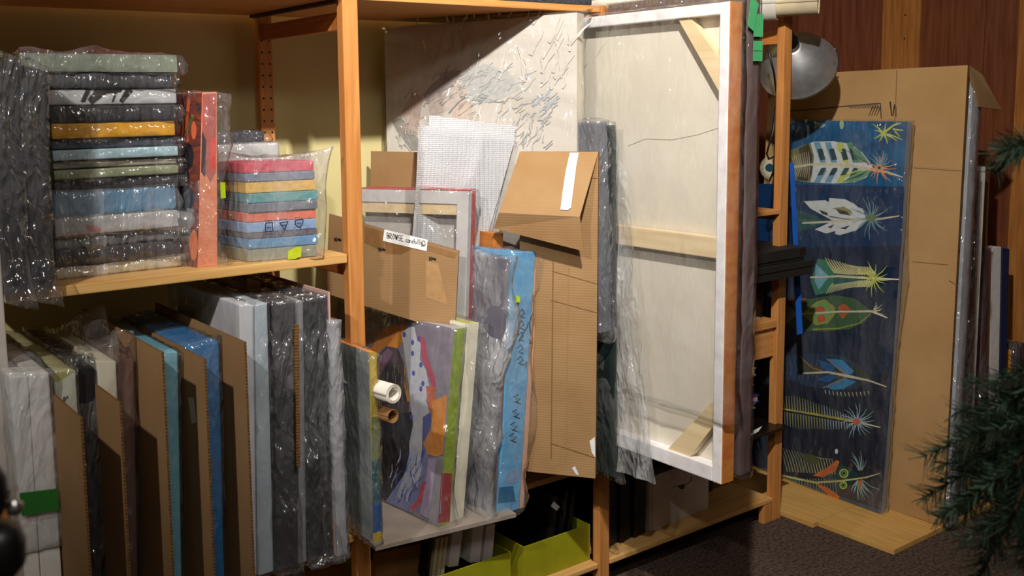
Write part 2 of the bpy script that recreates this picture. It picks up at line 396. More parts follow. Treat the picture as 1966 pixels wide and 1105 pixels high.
# ------------------------------------------------------------------ mid shelf, left bay: stack of wrapped paintings
def wrapped(name, label, cat, c8, mat, pl=None, group=None, ears=None, fm=None, part='canvas', **w):
    t = thing(name, label, cat, base_of(c8), group)
    cv = hexa(part, c8, mat, t, bevel=0.003, fm=fm)
    if pl is not None: wrap(t, c8, pl, ears=ears, seed=len(bpy.data.objects), **w)
    return t, cv
YS = 0.085
def zs(y): return at(335, y, Y=YS).z
ST = [  # top y, bottom y (at the right end), left px, right px, colour, film, label
 (103, 134, 42, 338, (140, 150, 132), p_mid, 'sage green wrapped canvas on top of the tall stack', (176, 110, 112)),
 (138, 166, 90, 328, (62, 60, 68), p_mid, 'charcoal wrapped canvas just under the sage green one', None),
 (168, 196, 93, 339, (206, 206, 208), p_thin, 'white canvas edge with black brush marks, third from top of the stack', None),
 (198, 228, 94, 337, (44, 44, 52), p_mid, 'black wrapped canvas directly above the mustard yellow one', None),
 (229, 257, 97, 334, (240, 172, 34), p_thin, 'mustard yellow canvas in the middle of the tall stack', None),
 (259, 276, 98, 339, (66, 72, 88), p_mid, 'slate blue wrapped canvas just below the mustard yellow one', None),
 (277, 296, 99, 340, (178, 210, 222), p_mid, 'pale sky blue wrapped canvas edge in the tall stack', None),
 (298, 312, 101, 340, (176, 164, 148), p_mid, 'thin taupe wrapped canvas below the pale sky blue one', None),
 (313, 330, 102, 341, (150, 156, 122), p_mid, 'olive green wrapped canvas in the tall stack', None),
 (332, 349, 104, 343, (50, 50, 58), p_mid, 'thin black wrapped canvas just below the olive green one', None),
 (352, 398, 104, 338, (86, 140, 178), p_milk, 'thick blue wrapped canvas in the lower half of the tall stack', None),
 (400, 432, 104, 340, (186, 184, 184), p_milk, 'pale grey milky wrapped canvas below the thick blue one', None),
 (434, 456, 104, 350, (92, 88, 92), p_milk, 'smoky grey wrapped canvas second above the beige bottom one', None),
 (458, 487, 104, 346, (58, 54, 58), p_mid, 'black brown wrapped canvas resting on the beige bottom one', None),
 (489, 510, 106, 348, (206, 190, 154), p_milk, 'beige wrapped canvas at the bottom of the tall stack', None)]
zprev = 1.1532
for k, (y0, y1, xl, xr, c, pl, lab, top) in enumerate(reversed(ST)):
    ym = (y0+y1)/2
    a = at(xl, ym, Y=YS).x; b = at(xr, ym, Y=YS).x
    z0 = zprev; z1 = max(z0+0.008, zs(y0)-0.002)
    jy = random.uniform(-0.008, 0.012)
    c8 = box8(a, b, YS+jy, 0.46, z0+0.0015, z1-0.0015)
    mt = M('stack paint %d' % k, c, 0.6, 'brush', c2=tuple(int(v*0.82) for v in c), scale=14)
    ears = [((1, 0, 0.5), (0.02, -0.012, -0.006), 0.05)] if k % 2 else [((1, 0, 0.3), (0.012, -0.004, 0.004), 0.04), ((0.3, 0, 0.5), (0, -0.012, -0.006), 0.08)]
    if k in (2, 3, 1): ears.append(((1, 0, 0.5), (0.03, -0.015, -0.012), 0.07))
    if top:
        c8b = c8; t, cv = wrapped('wrapped_canvas', lab, 'painting', c8, [mt, M('stack top pink', top, 0.6)], pl, fm=[0, 0, 0, 0, 1, 0], off=0.003, amp=0.006, cell=0.012,
                                  ears=[((1, 0, 0.5), (0.022, -0.01, -0.012), 0.05), ((0.45, 0, 1), (0, 0, 0.016), 0.08), ((0.05, 0, 1), (0, 0, 0.012), 0.07)])
    else:
        t, cv = wrapped('wrapped_canvas', lab, 'painting', c8, mt, pl, ears=ears, off=0.0012 if pl is not p_milk else 0.003, amp=0.0045 if pl is not p_milk else 0.007, cell=0.012)
    if k == 12:
        o = Vector((a, YS+jy, z0)); n = Vector((0, -1, 0))
        ps = []
        for xx, w in ((170, 9), (198, 22), (250, 14), (172, 6), (225, 5)):
            ps.append((stroke([(xx, 171), (xx-4-w, 196)], w, w*0.6), (30, 30, 34)))
        ps.append(([(176, 170), (236, 169), (232, 177), (190, 181)], (24, 24, 28)))
        decal('brush_marks', cv, o, n, ps)
    if k == 3:
        decal('red_mark', cv, Vector((a, YS+jy, z0)), Vector((0, -1, 0)), [([(166, 432), (186, 434), (196, 441), (180, 446), (168, 440)], (196, 84, 84))])
    zprev = z1
# pair of dark wrapped canvases standing left of the stack, hanging over the shelf edge
for k, (c, lab) in enumerate(((((-14, 118), (37, 118), (53, 558), (8, 560)), 'charcoal wrapped canvas standing at the far left end of the shelf'),
                             (((39, 124), (89, 136), (101, 552), (55, 556)), 'charcoal wrapped canvas standing upright against the left side of the tall stack'))):
    c8 = F(*c, Y=-0.035, depth=0.42, zb=1.156)
    wrapped('wrapped_canvas', lab, 'painting', c8, m_black, p_mid, off=0.002, amp=0.007, cell=0.012,
            ears=[((1, 0, 0), (0.006, -0.05, -0.03), 0.09), ((0.4, 0, 0), (0, -0.03, -0.008), 0.07), ((0.3, 0, 1), (0.0, -0.01, 0.018), 0.06)])
# red and orange abstract block
ftl = at(387, 178, Y=0.04); c8 = F((388, 178), (416, 176), (417, 507), (379, 508), 0.04, 0.17, dx=-0.035, zb=1.1535)
t, cv = wrapped('wrapped_canvas', 'orange edged abstract canvas in clear plastic standing right of the tall stack', 'painting', c8,
    [M('salmon edge', (232, 152, 116), 0.55, 'brush', c2=(222, 126, 90), scale=20), M('russet abstract', (150, 66, 46), 0.6, 'brush', c2=(58, 44, 48), scale=16)],
    p_mid, fm=[0, 0, 1, 0, 0, 0], off=0.004, amp=0.008, cell=0.011,
    ears=[((1, 0, 1), (0.02, -0.01, -0.012), 0.1), ((1, 0, 0.7), (0.035, 0, 0.0), 0.16), ((1, 0, 0), (0.03, -0.01, 0.004), 0.06)])
n = (c8[0]-c8[3]).cross(c8[7]-c8[3])
decal('painted_marks', cv, c8[0], n, [
    (stroke([(348, 200), (352, 240), (349, 270)], 5, 2), (214, 96, 62)), (stroke([(362, 190), (358, 250), (364, 300)], 7, 3), (196, 92, 58)),
    (ell(360, 300, 12, 26), (44, 40, 46)), (ell(352, 340, 12, 22), (30, 34, 44)), (ell(358, 380, 16, 24), (36, 42, 60)),
    (stroke([(366, 400), (360, 440), (366, 470)], 14, 8), (150, 146, 144)), (stroke([(354, 420), (356, 460)], 8, 12), (40, 40, 46)),
    (ell(372, 470, 8, 30), (232, 128, 84)), (stroke([(370, 220), (356, 260)], 6, 3), (120, 120, 60)), (ell(372, 250, 5, 18), (224, 110, 70))])
n2 = (c8[1]-c8[0]).cross(c8[3]-c8[0])
decal('painted_edge', cv, c8[0], n2, [([(389, 181), (415, 179), (414, 330), (404, 350), (388, 320)], (184, 92, 82)), ([(388, 250), (396, 270), (394, 340), (386, 330)], (70, 60, 60)), ([(404, 270), (413, 262), (413, 320), (404, 330)], (232, 66, 52))])
q = c8[2]*0.42+c8[1]*0.58
prism('green_sticker', [q+Vector((0.004, -0.012, -0.012)), q+Vector((0.018, -0.008, -0.012)), q+Vector((0.018, -0.008, 0.024)), q+Vector((0.004, -0.012, 0.026))], Vector((0, 0.001, 0)), M('lime sticker', (182, 206, 30), 0.5), t, label='lime green sticker')
# bag of small coloured canvases
FL, FR = at(479, 503, Z=1.1535), at(611, 492, Z=1.1535)
ex = (FR-FL); ey = Vector((-0.02, 0.15, 0))
BL = [(502, 478, (150, 150, 126), 'olive grey small canvas at the bottom of the plastic bag'), (477, 459, (92, 146, 190), 'mid blue small canvas second from bottom in the bag'),
      (458, 447, (104, 92, 104), 'thin mauve brown small canvas between the two blue ones in the bag'), (446, 427, (134, 168, 214), 'light blue small canvas behind the recycling symbols in the bag'),
      (426, 408, (232, 108, 70), 'orange small canvas halfway up inside the bag'), (407, 390, (110, 112, 126), 'thin grey small canvas between teal and orange in the bag'),
      (389, 371, (84, 152, 156), 'teal small canvas below the yellow one in the bag'), (370, 349, (228, 178, 74), 'golden yellow small canvas in the upper part of the bag'),
      (348, 332, (116, 124, 148), 'blue grey small canvas just under the red one in the bag'), (331, 312, (214, 58, 82), 'crimson red small canvas on top inside the bag')]
zp = 1.1545
for k, (yb_, yt, c, lab) in enumerate(BL):
    z1 = at(479, yt, Y=FL.y).z
    j = Vector((random.uniform(-0.004, 0.004), random.uniform(-0.004, 0.006), 0))
    f = [FL+j, FR+j]
    c8 = []
    for dv in (Vector(), ey):
        for p, z in ((f[0], zp), (f[1], zp), (f[1], z1-0.0012), (f[0], z1-0.0012)): c8.append(Vector((p.x, p.y, z))+dv)
    hexa('small_canvas', c8, M('small paint %d' % k, c, 0.55, 'brush', scale=20), bevel=0.002, label=lab, cat='painting', loc=base_of(c8))
    zp = z1
top = zp
f0 = FL-ex*0.02+Vector((0, -0.006, 0)); f1 = FR+ex*0.04+Vector((0, -0.006, 0)); c8 = []
for dv in (Vector((0, 0, 0)), ey*1.1+Vector((-0.02, 0.0, 0))):
    for p, z in ((f0, 1.1536), (f1, 1.1536), (f1, top+0.006), (f0, top+0.006)): c8.append(Vector((p.x, p.y, z))+dv)
bg = thing('plastic_bag', 'clear plastic bag holding the stack of small coloured canvases', 'bag', base_of(c8))
wrap(bg, c8, p_bag, off=0.003, amp=0.006, cell=0.008, seed=5, name='bag_film', fs=10,
     ears=[((1, 0, 1), (0.03, -0.01, 0.024), 0.1), ((0, 0.5, 0.3), (-0.03, 0, 0), 0.12), ((0, 0.3, 1), (-0.02, 0.0, 0.018), 0.08), ((1, 0.2, 0.5), (0.018, 0, 0), 0.14)])
nb = ex.cross(Vector((0, 0, 1)))
ob_ = f0+Vector((0, -0.010, 0)); dk = (24, 30, 66)
def frame_poly(pts, w):
    cx = sum(p[0] for p in pts)/len(pts); cy = sum(p[1] for p in pts)/len(pts); r = []
    out = []
    for i in range(len(pts)):
        a, b = pts[i], pts[(i+1) % len(pts)]
        out.append((stroke([a, b], w), dk))
    return out
ps = frame_poly([(510, 428), (523, 427), (524, 443), (510, 445)], 1.8)+frame_poly([(537, 428), (553, 425), (546, 441)], 1.8)+frame_poly([(567, 423), (582, 421), (581, 430), (574, 437), (567, 431)], 1.8)
for i, (x, y, s) in enumerate(((517, 437, 'PE'), (545, 433, '04'), (574, 429, '22'))):
    for dx in (-3, 0, 3): ps.append((stroke([(x+dx, y-2.5), (x+dx-1, y+2.5)], 1.2), dk)); ps.append((stroke([(x+dx-1, y), (x+dx+2, y-1)], 1.0), dk))
for x, y in ((515, 423), (544, 420.5), (573, 418)):
    for dx in (-7, -3, 1, 5): ps.append((stroke([(x+dx, y), (x+dx+2.4, y-0.3)], 1.2), dk))
decal('recycling_symbols', bg, ob_, nb, ps, label='dark blue recycling symbols printed on the bag')
decal('green_sticker', bg, ob_+Vector((0, -0.003, 0)), nb, [([(553, 482), (566, 475), (579, 473), (578, 492), (566, 497), (552, 498)], (190, 204, 36))], label='lime green sticker')
# two wrapped canvases further back behind the bag
for (y0, y1, xl, xr, c, pl, lab) in ((277, 300, 447, 535, (206, 206, 204), p_milk, 'whitish wrapped canvas lying behind the bag of small canvases'),
                                     (254, 274, 445, 512, (54, 56, 66), p_mid, 'dark wrapped canvas on top of the whitish one behind the bag')):
    a = at(xl-30, y1, Y=0.30); b = at(xr-4, y1, Y=0.30); z1 = at(xl, y0, Y=0.30).z
    c8 = box8(a.x, b.x, 0.30, 0.47, a.z if y0 == 277 else a.z, z1)
    if y0 == 277: c8 = box8(a.x, b.x, 0.29, 0.47, 1.1545, z1)
    wrapped('wrapped_canvas', lab, 'painting', c8, M('back stack %d' % y0, c, 0.6), pl, off=0.002, amp=0.006, cell=0.01, ears=[((1, 0, 0.5), (0.02, -0.01, -0.01), 0.05)])
# ------------------------------------------------------------------ lower left bay: upright paintings and cardboard dividers
def plain(name, label, cat, c8, mat, bevel=0.003, fm=None, group=None):
    o = hexa(name, c8, mat, None, bevel=bevel, fm=fm, loc=base_of(c8)); o['label'] = label; o['category'] = cat
    if group: o['group'] = group
    return o
def cardboard(label, xc, px, yt, back=0.34, zb=0.421, th=0.005, name='cardboard_divider'):
    """thin divider at X = xc whose front top corner is seen at pixel (px, yt); it sticks out past the canvases"""
    f1 = at(px, yt, X=xc+th)-Vector((th, 0, 0)); f0 = Vector((f1.x, f1.y, zb))
    c8 = SL(f0, f1, Vector((f1.x, back, f1.z)), th)
    o = hexa(name, c8, [m_cardy, m_flute], None, fm=[1, 1, 0, 0, 1, 1], loc=base_of(c8)); o['label'] = label; o['category'] = 'cardboard'
    return o, c8
# pale board hanging in front of the leftmost post
c8 = F((-40, 480), (1, 485), (33, 940), (-8, 945), -0.03, 0.012)
plain('foam_board', 'pale grey narrow board in front of the leftmost wooden post', 'board', c8, M('pale grey board', (196, 188, 182), 0.7))
# taped bundle of two white canvases
c8a = P0(18, 53, 721, 48, 77, Y=-0.10); c8b = P0(54.5, 94, 715, 78, 119, Y=-0.10)
tb = thing('canvas_bundle', 'two white canvases bundled with green tape at the lower far left', 'painting', base_of(c8a))
hexa('canvas', c8a, m_white, tb, bevel=0.003); hexa('canvas', c8b, m_white, tb, bevel=0.003)
c8 = [c8a[0], c8b[1], c8b[2], c8a[3], c8a[4], c8b[5], c8b[6], c8a[7]]
wrap(tb, [p+(Vector((0, 0, 0.22)) if i in (0, 1, 4, 5) else Vector()) for i, p in enumerate(c8)], p_milk, off=0.004, amp=0.008, seed=21, ears=[((0.6, 0.3, 1), (0, 0, 0.02), 0.12)])
p = [at(38, 947, Y=-0.114), at(110, 938, Y=-0.114)]; q = [at(114, 978, Y=-0.114), at(43, 990, Y=-0.114)]
prism('green_tape', [q[1], q[0], p[1], p[0]], Vector((0, 0.0035, 0)), M('green tape', (40, 112, 40), 0.6), tb, label='strip of green tape')
c8 = P0(103, 144, 712, 128, 166, Y=-0.085)
t, cv = wrapped('wrapped_canvas', 'pale olive and white wrapped canvas right of the taped white bundle', 'painting', c8,
    [M('pale olive white', (204, 206, 190), 0.7, 'brush', c2=(190, 194, 176), scale=8), M('yellowish top', (206, 200, 140), 0.7)], p_clear, fm=[0, 0, 0, 0, 1, 0], off=0.004, amp=0.007)
decal('painted_edge', cv, c8[0], Vector((0, -1, 0)), [([(103, 714), (143, 712), (118, 728), (108, 733), (104, 730)], (170, 164, 88)), (ell(124, 766, 3.5, 5), (30, 30, 30)), (ell(129, 762, 2, 3), (30, 30, 30))])
c8 = P0(147, 180, 704, 170, 197, Y=-0.075)
wrapped('wrapped_canvas', 'black wrapped canvas between the olive and the cream canvas at lower left', 'painting', c8, m_black, p_mid, off=0.004, amp=0.009, ears=[((0.8, 0, 1), (0, 0.03, 0.02), 0.12)])
c8 = P0(186.5, 223, 693, 206, 236, Y=-0.07)
wrapped('wrapped_canvas', 'cream canvas under a peaked plastic bag at lower left', 'painting', c8, m_cream, p_clear, off=0.003, amp=0.008,
        ears=[((1, 0.05, 1), (0.005, 0.0, 0.05), 0.10), ((1, 0.4, 1), (0.03, 0, 0.09), 0.2)])
c8 = P0(226, 257, 689, 238, 262, Y=-0.06)
wrapped('wrapped_canvas', 'brown wrapped canvas with a tall empty plastic peak at lower left', 'painting', c8, M('maroon brown', (112, 78, 68), 0.7), p_thin, off=0.003, amp=0.007,
        ears=[((0.2, 0, 1), (-0.01, -0.01, 0.075), 0.06), ((0.7, 0, 1), (0.0, 0.0, 0.06), 0.09), ((0, 0.3, 1), (-0.03, 0, 0.02), 0.1)])
cardboard('lowest cardboard divider standing in front of the olive canvas', at(99, 712, Y=-0.085).x-0.004, 159, 801)
cardboard('short cardboard divider in front of the cream canvas', at(185.5, 693, Y=-0.07).x-0.007, 234, 772)
x8 = at(260, 689, Y=-0.06).x+0.004
cardboard('tall plain cardboard divider left of the sky blue canvas', x8, 315, 676)
c8 = P0(317, 341, 674, 328, 347, Y=-0.08); x11 = max(c8[1].x, c8[2].x)+0.012
for i in (0, 3, 4, 7): c8[i].x = x8+0.009
wrapped('wrapped_canvas', 'sky blue wrapped canvas between two cardboard dividers', 'painting', c8, M('sky blue edge', (120, 186, 206), 0.6, 'brush', c2=(100, 170, 192), scale=9), p_clear, off=0.003, amp=0.006, ears=[((1, 0, 1), (0.014, 0, -0.01), 0.1)])
o, c8 = cardboard('cardboard divider with a small white paper label', x11, 396, 689)
decal('paper_label', o, c8[0], Vector((-1, 0, 0)), [([(361, 763), (372, 762), (378, 810), (368, 813)], (206, 194, 174))], label='small white paper label')
c8 = P0(398, 420, 662, 407, 430, Y=-0.085, ytr=655); x13 = max(c8[1].x, c8[2].x)+0.007
for i in (0, 3, 4, 7): c8[i].x = x11+0.009
wrapped('wrapped_canvas', 'bright blue wrapped canvas beside the labelled cardboard divider', 'painting', c8, M('bright blue edge', (22, 116, 178), 0.55, 'brush', c2=(14, 92, 150), scale=9), p_clear, off=0.003, amp=0.007, ears=[((1, 0, 1), (0.0, 0, 0.012), 0.08)])
cardboard('large cardboard divider leaning on the thick white canvas', x13, 473, 656)
c8 = P0(459, 487, 585, 474, 493, Y=-0.06)
wrapped('wrapped_canvas', 'thick white wrapped canvas behind the large cardboard divider', 'painting', c8, M('bluish white canvas', (216, 218, 226), 0.75), p_clear, off=0.003, amp=0.006, ears=[((0.3, 0, 1), (0, 0, 0.008), 0.05)])
c8 = P0(489, 513, 584, 495, 526, Y=-0.065, ytr=581)
wrapped('wrapped_canvas', 'pale blue grey wrapped canvas against the thick white one', 'painting', c8, M('pale blue grey', (186, 200, 212), 0.7), p_mid, off=0.003, amp=0.006)
c8 = F((480, 536), (499, 540), (500, 640), (481, 640), 0.10, 0.005)
plain('cardboard_piece', 'small cardboard piece poking up under the middle shelf', 'cardboard', F((474, 533), (500, 541), (500, 700), (474, 700), 0.12, 0.006, zb=0.421), m_card, bevel=0)
c8 = P0(527, 566, 580, 529, 572, Y=-0.07)
wrapped('wrapped_canvas', 'charcoal wrapped canvas left of the thin brown cardboard strip', 'painting', c8, m_dark, p_mid, off=0.003, amp=0.012, ears=[((1, 0, 0), (0.0, -0.03, -0.01), 0.14), ((0.5, 0, 0.2), (0, -0.02, 0), 0.1)])
c8 = P0(567, 582, 577, 574, 590, Y=-0.068)
wrapped('wrapped_canvas', 'grey wrapped slim canvas right of the thin brown cardboard strip', 'painting', c8, m_grey, p_mid, off=0.002, amp=0.008)
plain('cardboard_strip', 'thin brown cardboard strip between the charcoal and grey wrapped canvases', 'cardboard', F((566, 622), (574, 622), (577, 895), (569, 895), -0.088, 0.006), m_flute, bevel=0)
c8 = P0(585, 612, 574, 594, 621, Y=-0.07, ytr=570)
wrapped('wrapped_canvas', 'black wrapped canvas with a long grey plastic fold', 'painting', c8, m_black, p_mid, off=0.003, amp=0.013, ears=[((0.7, 0, 0), (0.0, -0.03, -0.01), 0.12), ((0.6, 0, 0.4), (0, -0.025, 0), 0.1)])
c8 = P0(614, 629, 568, 622, 642, Y=-0.075)
wrapped('wrapped_canvas', 'second black wrapped canvas, just left of the pink board', 'painting', c8, m_black, p_mid, off=0.002, amp=0.010, ears=[((0.5, 0, 0), (0.01, -0.04, 0), 0.14)])
plain('pink_board', 'thin pinkish board between black and grey wrapped canvases', 'board', F((630, 560), (633.5, 560), (646, 1020), (642.5, 1020), -0.08, 0.4, zb=0.421), M('pinkish board', (206, 168, 156), 0.7), bevel=0.0005)
c8 = P0(634.5, 651, 617, 647, 667, Y=-0.09, yb=1025)
wrapped('wrapped_canvas', 'pale grey wrapped canvas beside the painting with an orange top', 'painting', c8, m_grey, p_milk, off=0.002, amp=0.008, ears=[((0.5, 0, 0), (0.0, -0.01, -0.005), 0.1)])
c8 = F((708, 676), (723, 676), (733, 1020), (716, 1026), -0.11, 0.34, zb=0.44)
t, cv = wrapped('wrapped_canvas', 'wrapped painting with bright orange top edge overlapping the wooden post', 'painting', c8,
    [M('olive gold edge', (186, 156, 40), 0.55), M('grey green face', (150, 156, 154), 0.6, 'brush', c2=(110, 118, 120), scale=5), M('bright orange top', (240, 142, 30), 0.5)],
    p_mid, fm=[0, 0, 1, 0, 2, 0], off=0.003, amp=0.008, ears=[((1, 0, 1), (0.01, 0, -0.012), 0.06), ((0.4, 0, 0), (-0.006, -0.01, -0.004), 0.12), ((0, 0.3, 0.15), (-0.02, -0.01, 0), 0.16)])
decal('painted_edge', cv, c8[0], Vector((0, -1, 0)), [([(713, 800), (728, 800), (730, 880), (714, 884)], (104, 110, 60)), ([(714, 884), (730, 880), (731, 960), (715, 965)], (50, 90, 100)), ([(715, 965), (731, 960), (732, 1018), (716, 1023)], (46, 84, 140)),
    ([(710, 690), (721, 690), (722, 720), (711, 730)], (206, 176, 60)), ([(712, 760), (724, 760), (725, 790), (713, 796)], (150, 134, 30))])
# ------------------------------------------------------------------ middle bay
# grey board used as a loose shelf
fl = at(719, 1050, Z=0.375); fr_ = at(991, 985, Z=0.375)
fl.x = 1.296; d = (fr_-fl)
n = Vector((-d.y, d.x, 0)).normalized()
pl_ = [fl, fr_, fr_+n*0.42, fl+n*0.42]
prism('grey_board', pl_, Vector((0, 0, -0.011)), M('grey chipboard', (150, 138, 128), 0.8, c2=(132, 120, 110)), label='loose grey board carrying the colourful painting', cat='board', loc=fl)
# colourful painting A and the cream edged one behind it
YA = -0.012
ft = at(872, 631, Y=YA); fb = at(842, 1003, Y=YA); fb.z = 0.377
bt = Vector((ft.x-0.055, ft.y+0.52, ft.z))
A8 = SL(fb, ft, bt, 0.040)
t, cvA = wrapped('wrapped_canvas', 'colourful painting with blue and white wavy stripe standing on grey board', 'painting', A8,
    [M('green edge', (140, 162, 40), 0.55, 'brush', c2=(118, 140, 34), scale=14), M('lavender grey', (150, 142, 158), 0.6, 'brush', c2=(126, 120, 140), scale=7), M('lavender top', (190, 186, 196), 0.6)],
    p_thin, fm=[0, 0, 1, 0, 2, 0], off=0.003, amp=0.006, cell=0.013, ears=[((0, 0, 0), (-0.01, -0.02, -0.01), 0.12), ((1, 0, 0.03), (0.02, -0.01, -0.004), 0.08)])
nA = (A8[0]-A8[3]).cross(A8[7]-A8[3])
wh = (208, 212, 224)
ps = [([(742, 625), (776, 624), (770, 660), (748, 640)], (206, 128, 36)),
 ([(690, 705), (712, 662), (742, 628), (776, 622), (782, 650), (760, 668), (738, 664), (716, 690), (704, 730)], (206, 128, 40)),
 ([(700, 640), (740, 620), (700, 690), (690, 720), (680, 720), (684, 670)], (140, 100, 96)),
 ([(700, 740), (718, 690), (742, 664), (764, 668), (776, 700), (786, 760), (784, 800), (700, 800)], (76, 62, 74)),
 ([(716, 730), (750, 690), (770, 720), (780, 770), (720, 780)], (46, 40, 46)),
 ([(722, 690), (744, 668), (754, 676), (730, 720), (712, 746)], (116, 84, 112)),
 ([(730, 800), (790, 790), (796, 860), (780, 930), (740, 962), (730, 950)], (30, 32, 52)),
 ([(730, 830), (770, 850), (764, 900), (734, 930)], (22, 22, 34)),
 ([(740, 962), (776, 910), (790, 860), (806, 856), (822, 860), (816, 920), (806, 975), (790, 984)], (132, 144, 200)),
 ([(771, 640), (786, 625), (796, 628), (800, 648), (808, 660), (806, 690), (818, 710), (824, 740), (818, 770), (828, 800), (826, 840), (812, 880), (800, 940), (786, 900), (786, 850), (794, 810), (788, 780), (784, 730), (778, 690), (774, 660)], wh),
 ([(812, 800), (828, 790), (829, 836), (816, 868), (806, 900), (810, 860)], (92, 104, 180)),
 ([(790, 850), (798, 870), (790, 930), (770, 960), (762, 950), (780, 900)], (190, 200, 226)),
 ([(806, 640), (816, 652), (822, 690), (834, 720), (838, 750), (830, 742), (818, 706), (810, 690)], (196, 84, 112)),
 ([(818, 740), (834, 742), (836, 780), (826, 792), (820, 770)], (206, 110, 80)),
 ([(828, 770), (858, 758), (856, 800), (850, 872), (838, 876), (822, 872), (812, 850), (826, 826), (830, 800)], (228, 148, 62)),
 ([(822, 880), (838, 878), (828, 960), (820, 994), (806, 986), (816, 930)], (186, 170, 206)),
 ([(838, 878), (852, 874), (846, 985), (832, 1002), (820, 994), (830, 950)], (146, 144, 152)),
 (stroke([(790, 978), (806, 960), (812, 930), (816, 925)], 10, 6), (214, 82, 92)),
 ([(776, 700), (782, 740), (788, 772), (782, 770), (776, 740)], (216, 150, 50))]
for x, y in ((776, 642), (804, 650), (792, 657), (792, 678), (808, 700), (794, 716), (808, 746), (790, 800), (812, 736)): ps.append((ell(x, y, 3.2, 5.5, 8), (84, 92, 190)))
rr = random.Random(3)
for k in range(26):
    x = rr.uniform(748, 800); y = rr.uniform(880, 968); ps.append((stroke([(x, y), (x+rr.uniform(-4, 10), y-12), (x+rr.uniform(4, 16), y-26)], 2.4, 1), rr.choice([(90, 104, 190), (210, 216, 236), (160, 170, 214), (70, 80, 150)])))
for k in range(30):
    x = rr.uniform(726, 780); y = rr.uniform(700, 770); ps.append((stroke([(x, y), (x+rr.uniform(-6, 2), y+16)], 1.3, 0.6), rr.choice([(150, 144, 150), (104, 96, 104), (60, 52, 58)])))
decal('painted_design', cvA, A8[0], nA, ps)
nF = (A8[1]-A8[0]).cross(A8[3]-A8[0])
decal('painted_edge', cvA, A8[0], nF, [([(848, 908), (868, 908), (863, 1000), (841, 1003)], (150, 44, 50)), ([(872, 634), (878, 634), (876, 670), (871, 660)], (120, 142, 34))])
ft2 = A8[2]+Vector((0.004, 0.004, 0.012)); fb2 = A8[1]+Vector((0.004, 0.006, 0))
B8 = SL(fb2, ft2, ft2+Vector((-0.055, 0.5, 0)), 0.052)
wrapped('wrapped_canvas', 'cream edged canvas with yellow green top right behind the colourful painting', 'painting', B8,
    [m_cream, M('yellow green top', (212, 204, 104), 0.6, 'brush', c2=(176, 180, 70), scale=9)], p_clear, fm=[0, 0, 0, 0, 1, 0], off=0.003, amp=0.009,
    ears=[((1, 0, 0.75), (0.05, -0.02, -0.02), 0.2), ((1, 0, 0.5), (0.06, -0.03, 0), 0.16), ((1, 0, 1), (0.03, 0, -0.01), 0.1), ((0.6, 0, 0), (0, -0.02, -0.006), 0.08), ((0, 0.4, 1), (0, 0, 0.03), 0.2)])
# white paper roll and brown tube sticking out
pa = at(756, 756, Y=-0.16); pr = spiral_roll('paper_roll', pa+Vector((-0.03, 0.34, -0.012)), pa, 0.0245, 4.2, M('white paper', (238, 232, 218), 0.7), label='rolled white paper sticking out above the brown tube', cat='roll', loc=pa, gap=0.002)
pb = at(755, 799, Y=-0.15); tb_ = thing('cardboard_tube', 'brown cardboard tube directly under the rolled white paper', 'tube', pb)
spiral_roll('tube_wall', pb+Vector((-0.03, 0.33, -0.012)), pb, 0.0175, 1.02, m_cardd, tb_, gap=0.0, th=0.0012)
# cardboard sleeve with handwritten note
ft = at(881, 481, Y=0.045); fb = at(873, 640, Y=0.045); bt = at(632, 410, Y=0.36)
bbx = bt.copy()
C8 = SL(fb, ft, bt, 0.006)
o = hexa('cardboard_sheet', C8, [m_card, m_flute], None, fm=[1, 1, 0, 0, 1, 1], loc=base_of(C8)); o['label'] = 'cardboard sheet with a handwritten browse carefully note on it'; o['category'] = 'cardboard'
nC = (C8[0]-C8[3]).cross(C8[7]-C8[3])
decal('tape_patches', o, C8[0], nC, [([(700, 434), (738, 444), (737, 484), (700, 465)], (134, 96, 56)), ([(738, 446), (812, 466), (770, 488), (740, 486)], (132, 94, 54)), ([(800, 464), (878, 486), (872, 496), (800, 474)], (140, 102, 62)), ([(818, 500), (842, 506), (860, 586), (818, 570)], (170, 132, 88))], label='brown tape patches')
decal('paper_note', o, C8[0], nC, [([(738, 440), (821, 460), (819, 482), (735, 462)], (236, 236, 234))], off=0.0016, label='white paper note with handwriting')
LET = {'B': [[(0, 0), (0, 2)], [(0, 0), (.8, .2), (.8, .8), (0, 1), (1, 1.3), (.9, 1.9), (0, 2)]], 'R': [[(0, 0), (0, 2)], [(0, 0), (.8, .2), (.8, .8), (0, 1), (.9, 2)]], 'O': [[(.5, 0), (0, 1), (.5, 2), (1, 1), (.5, 0)]],
 'W': [[(0, 0), (.25, 2), (.5, .8), (.75, 2), (1, 0)]], 'S': [[(1, .1), (.2, .2), (.2, .9), (.9, 1.2), (.8, 1.9), (0, 1.9)]], 'E': [[(1, 0), (0, 0), (0, 2), (1, 2)], [(0, 1), (.8, 1)]],
 'c': [[(1, 1), (.2, 1.1), (.1, 1.8), (1, 2)]], 'a': [[(1, 1), (.2, 1.1), (.1, 1.9), (.9, 1.8), (1, 1), (1, 2)]], 'r': [[(0, 1), (.1, 2)], [(.1, 1.3), (.8, 1)]], 'e': [[(0, 1.5), (.9, 1.4), (.6, 1), (.1, 1.3), (.3, 2), (1, 1.9)]],
 'f': [[(1, .2), (.5, .2), (.4, 2)], [(0, 1.1), (.9, 1)]], 'u': [[(0, 1), (.1, 2), (.8, 1.9), (.9, 1)]], 'l': [[(.4, 0), (.4, 2)]], 'y': [[(0, 1), (.4, 1.7)], [(.9, 1), (.2, 2.7)]]}
ps = []
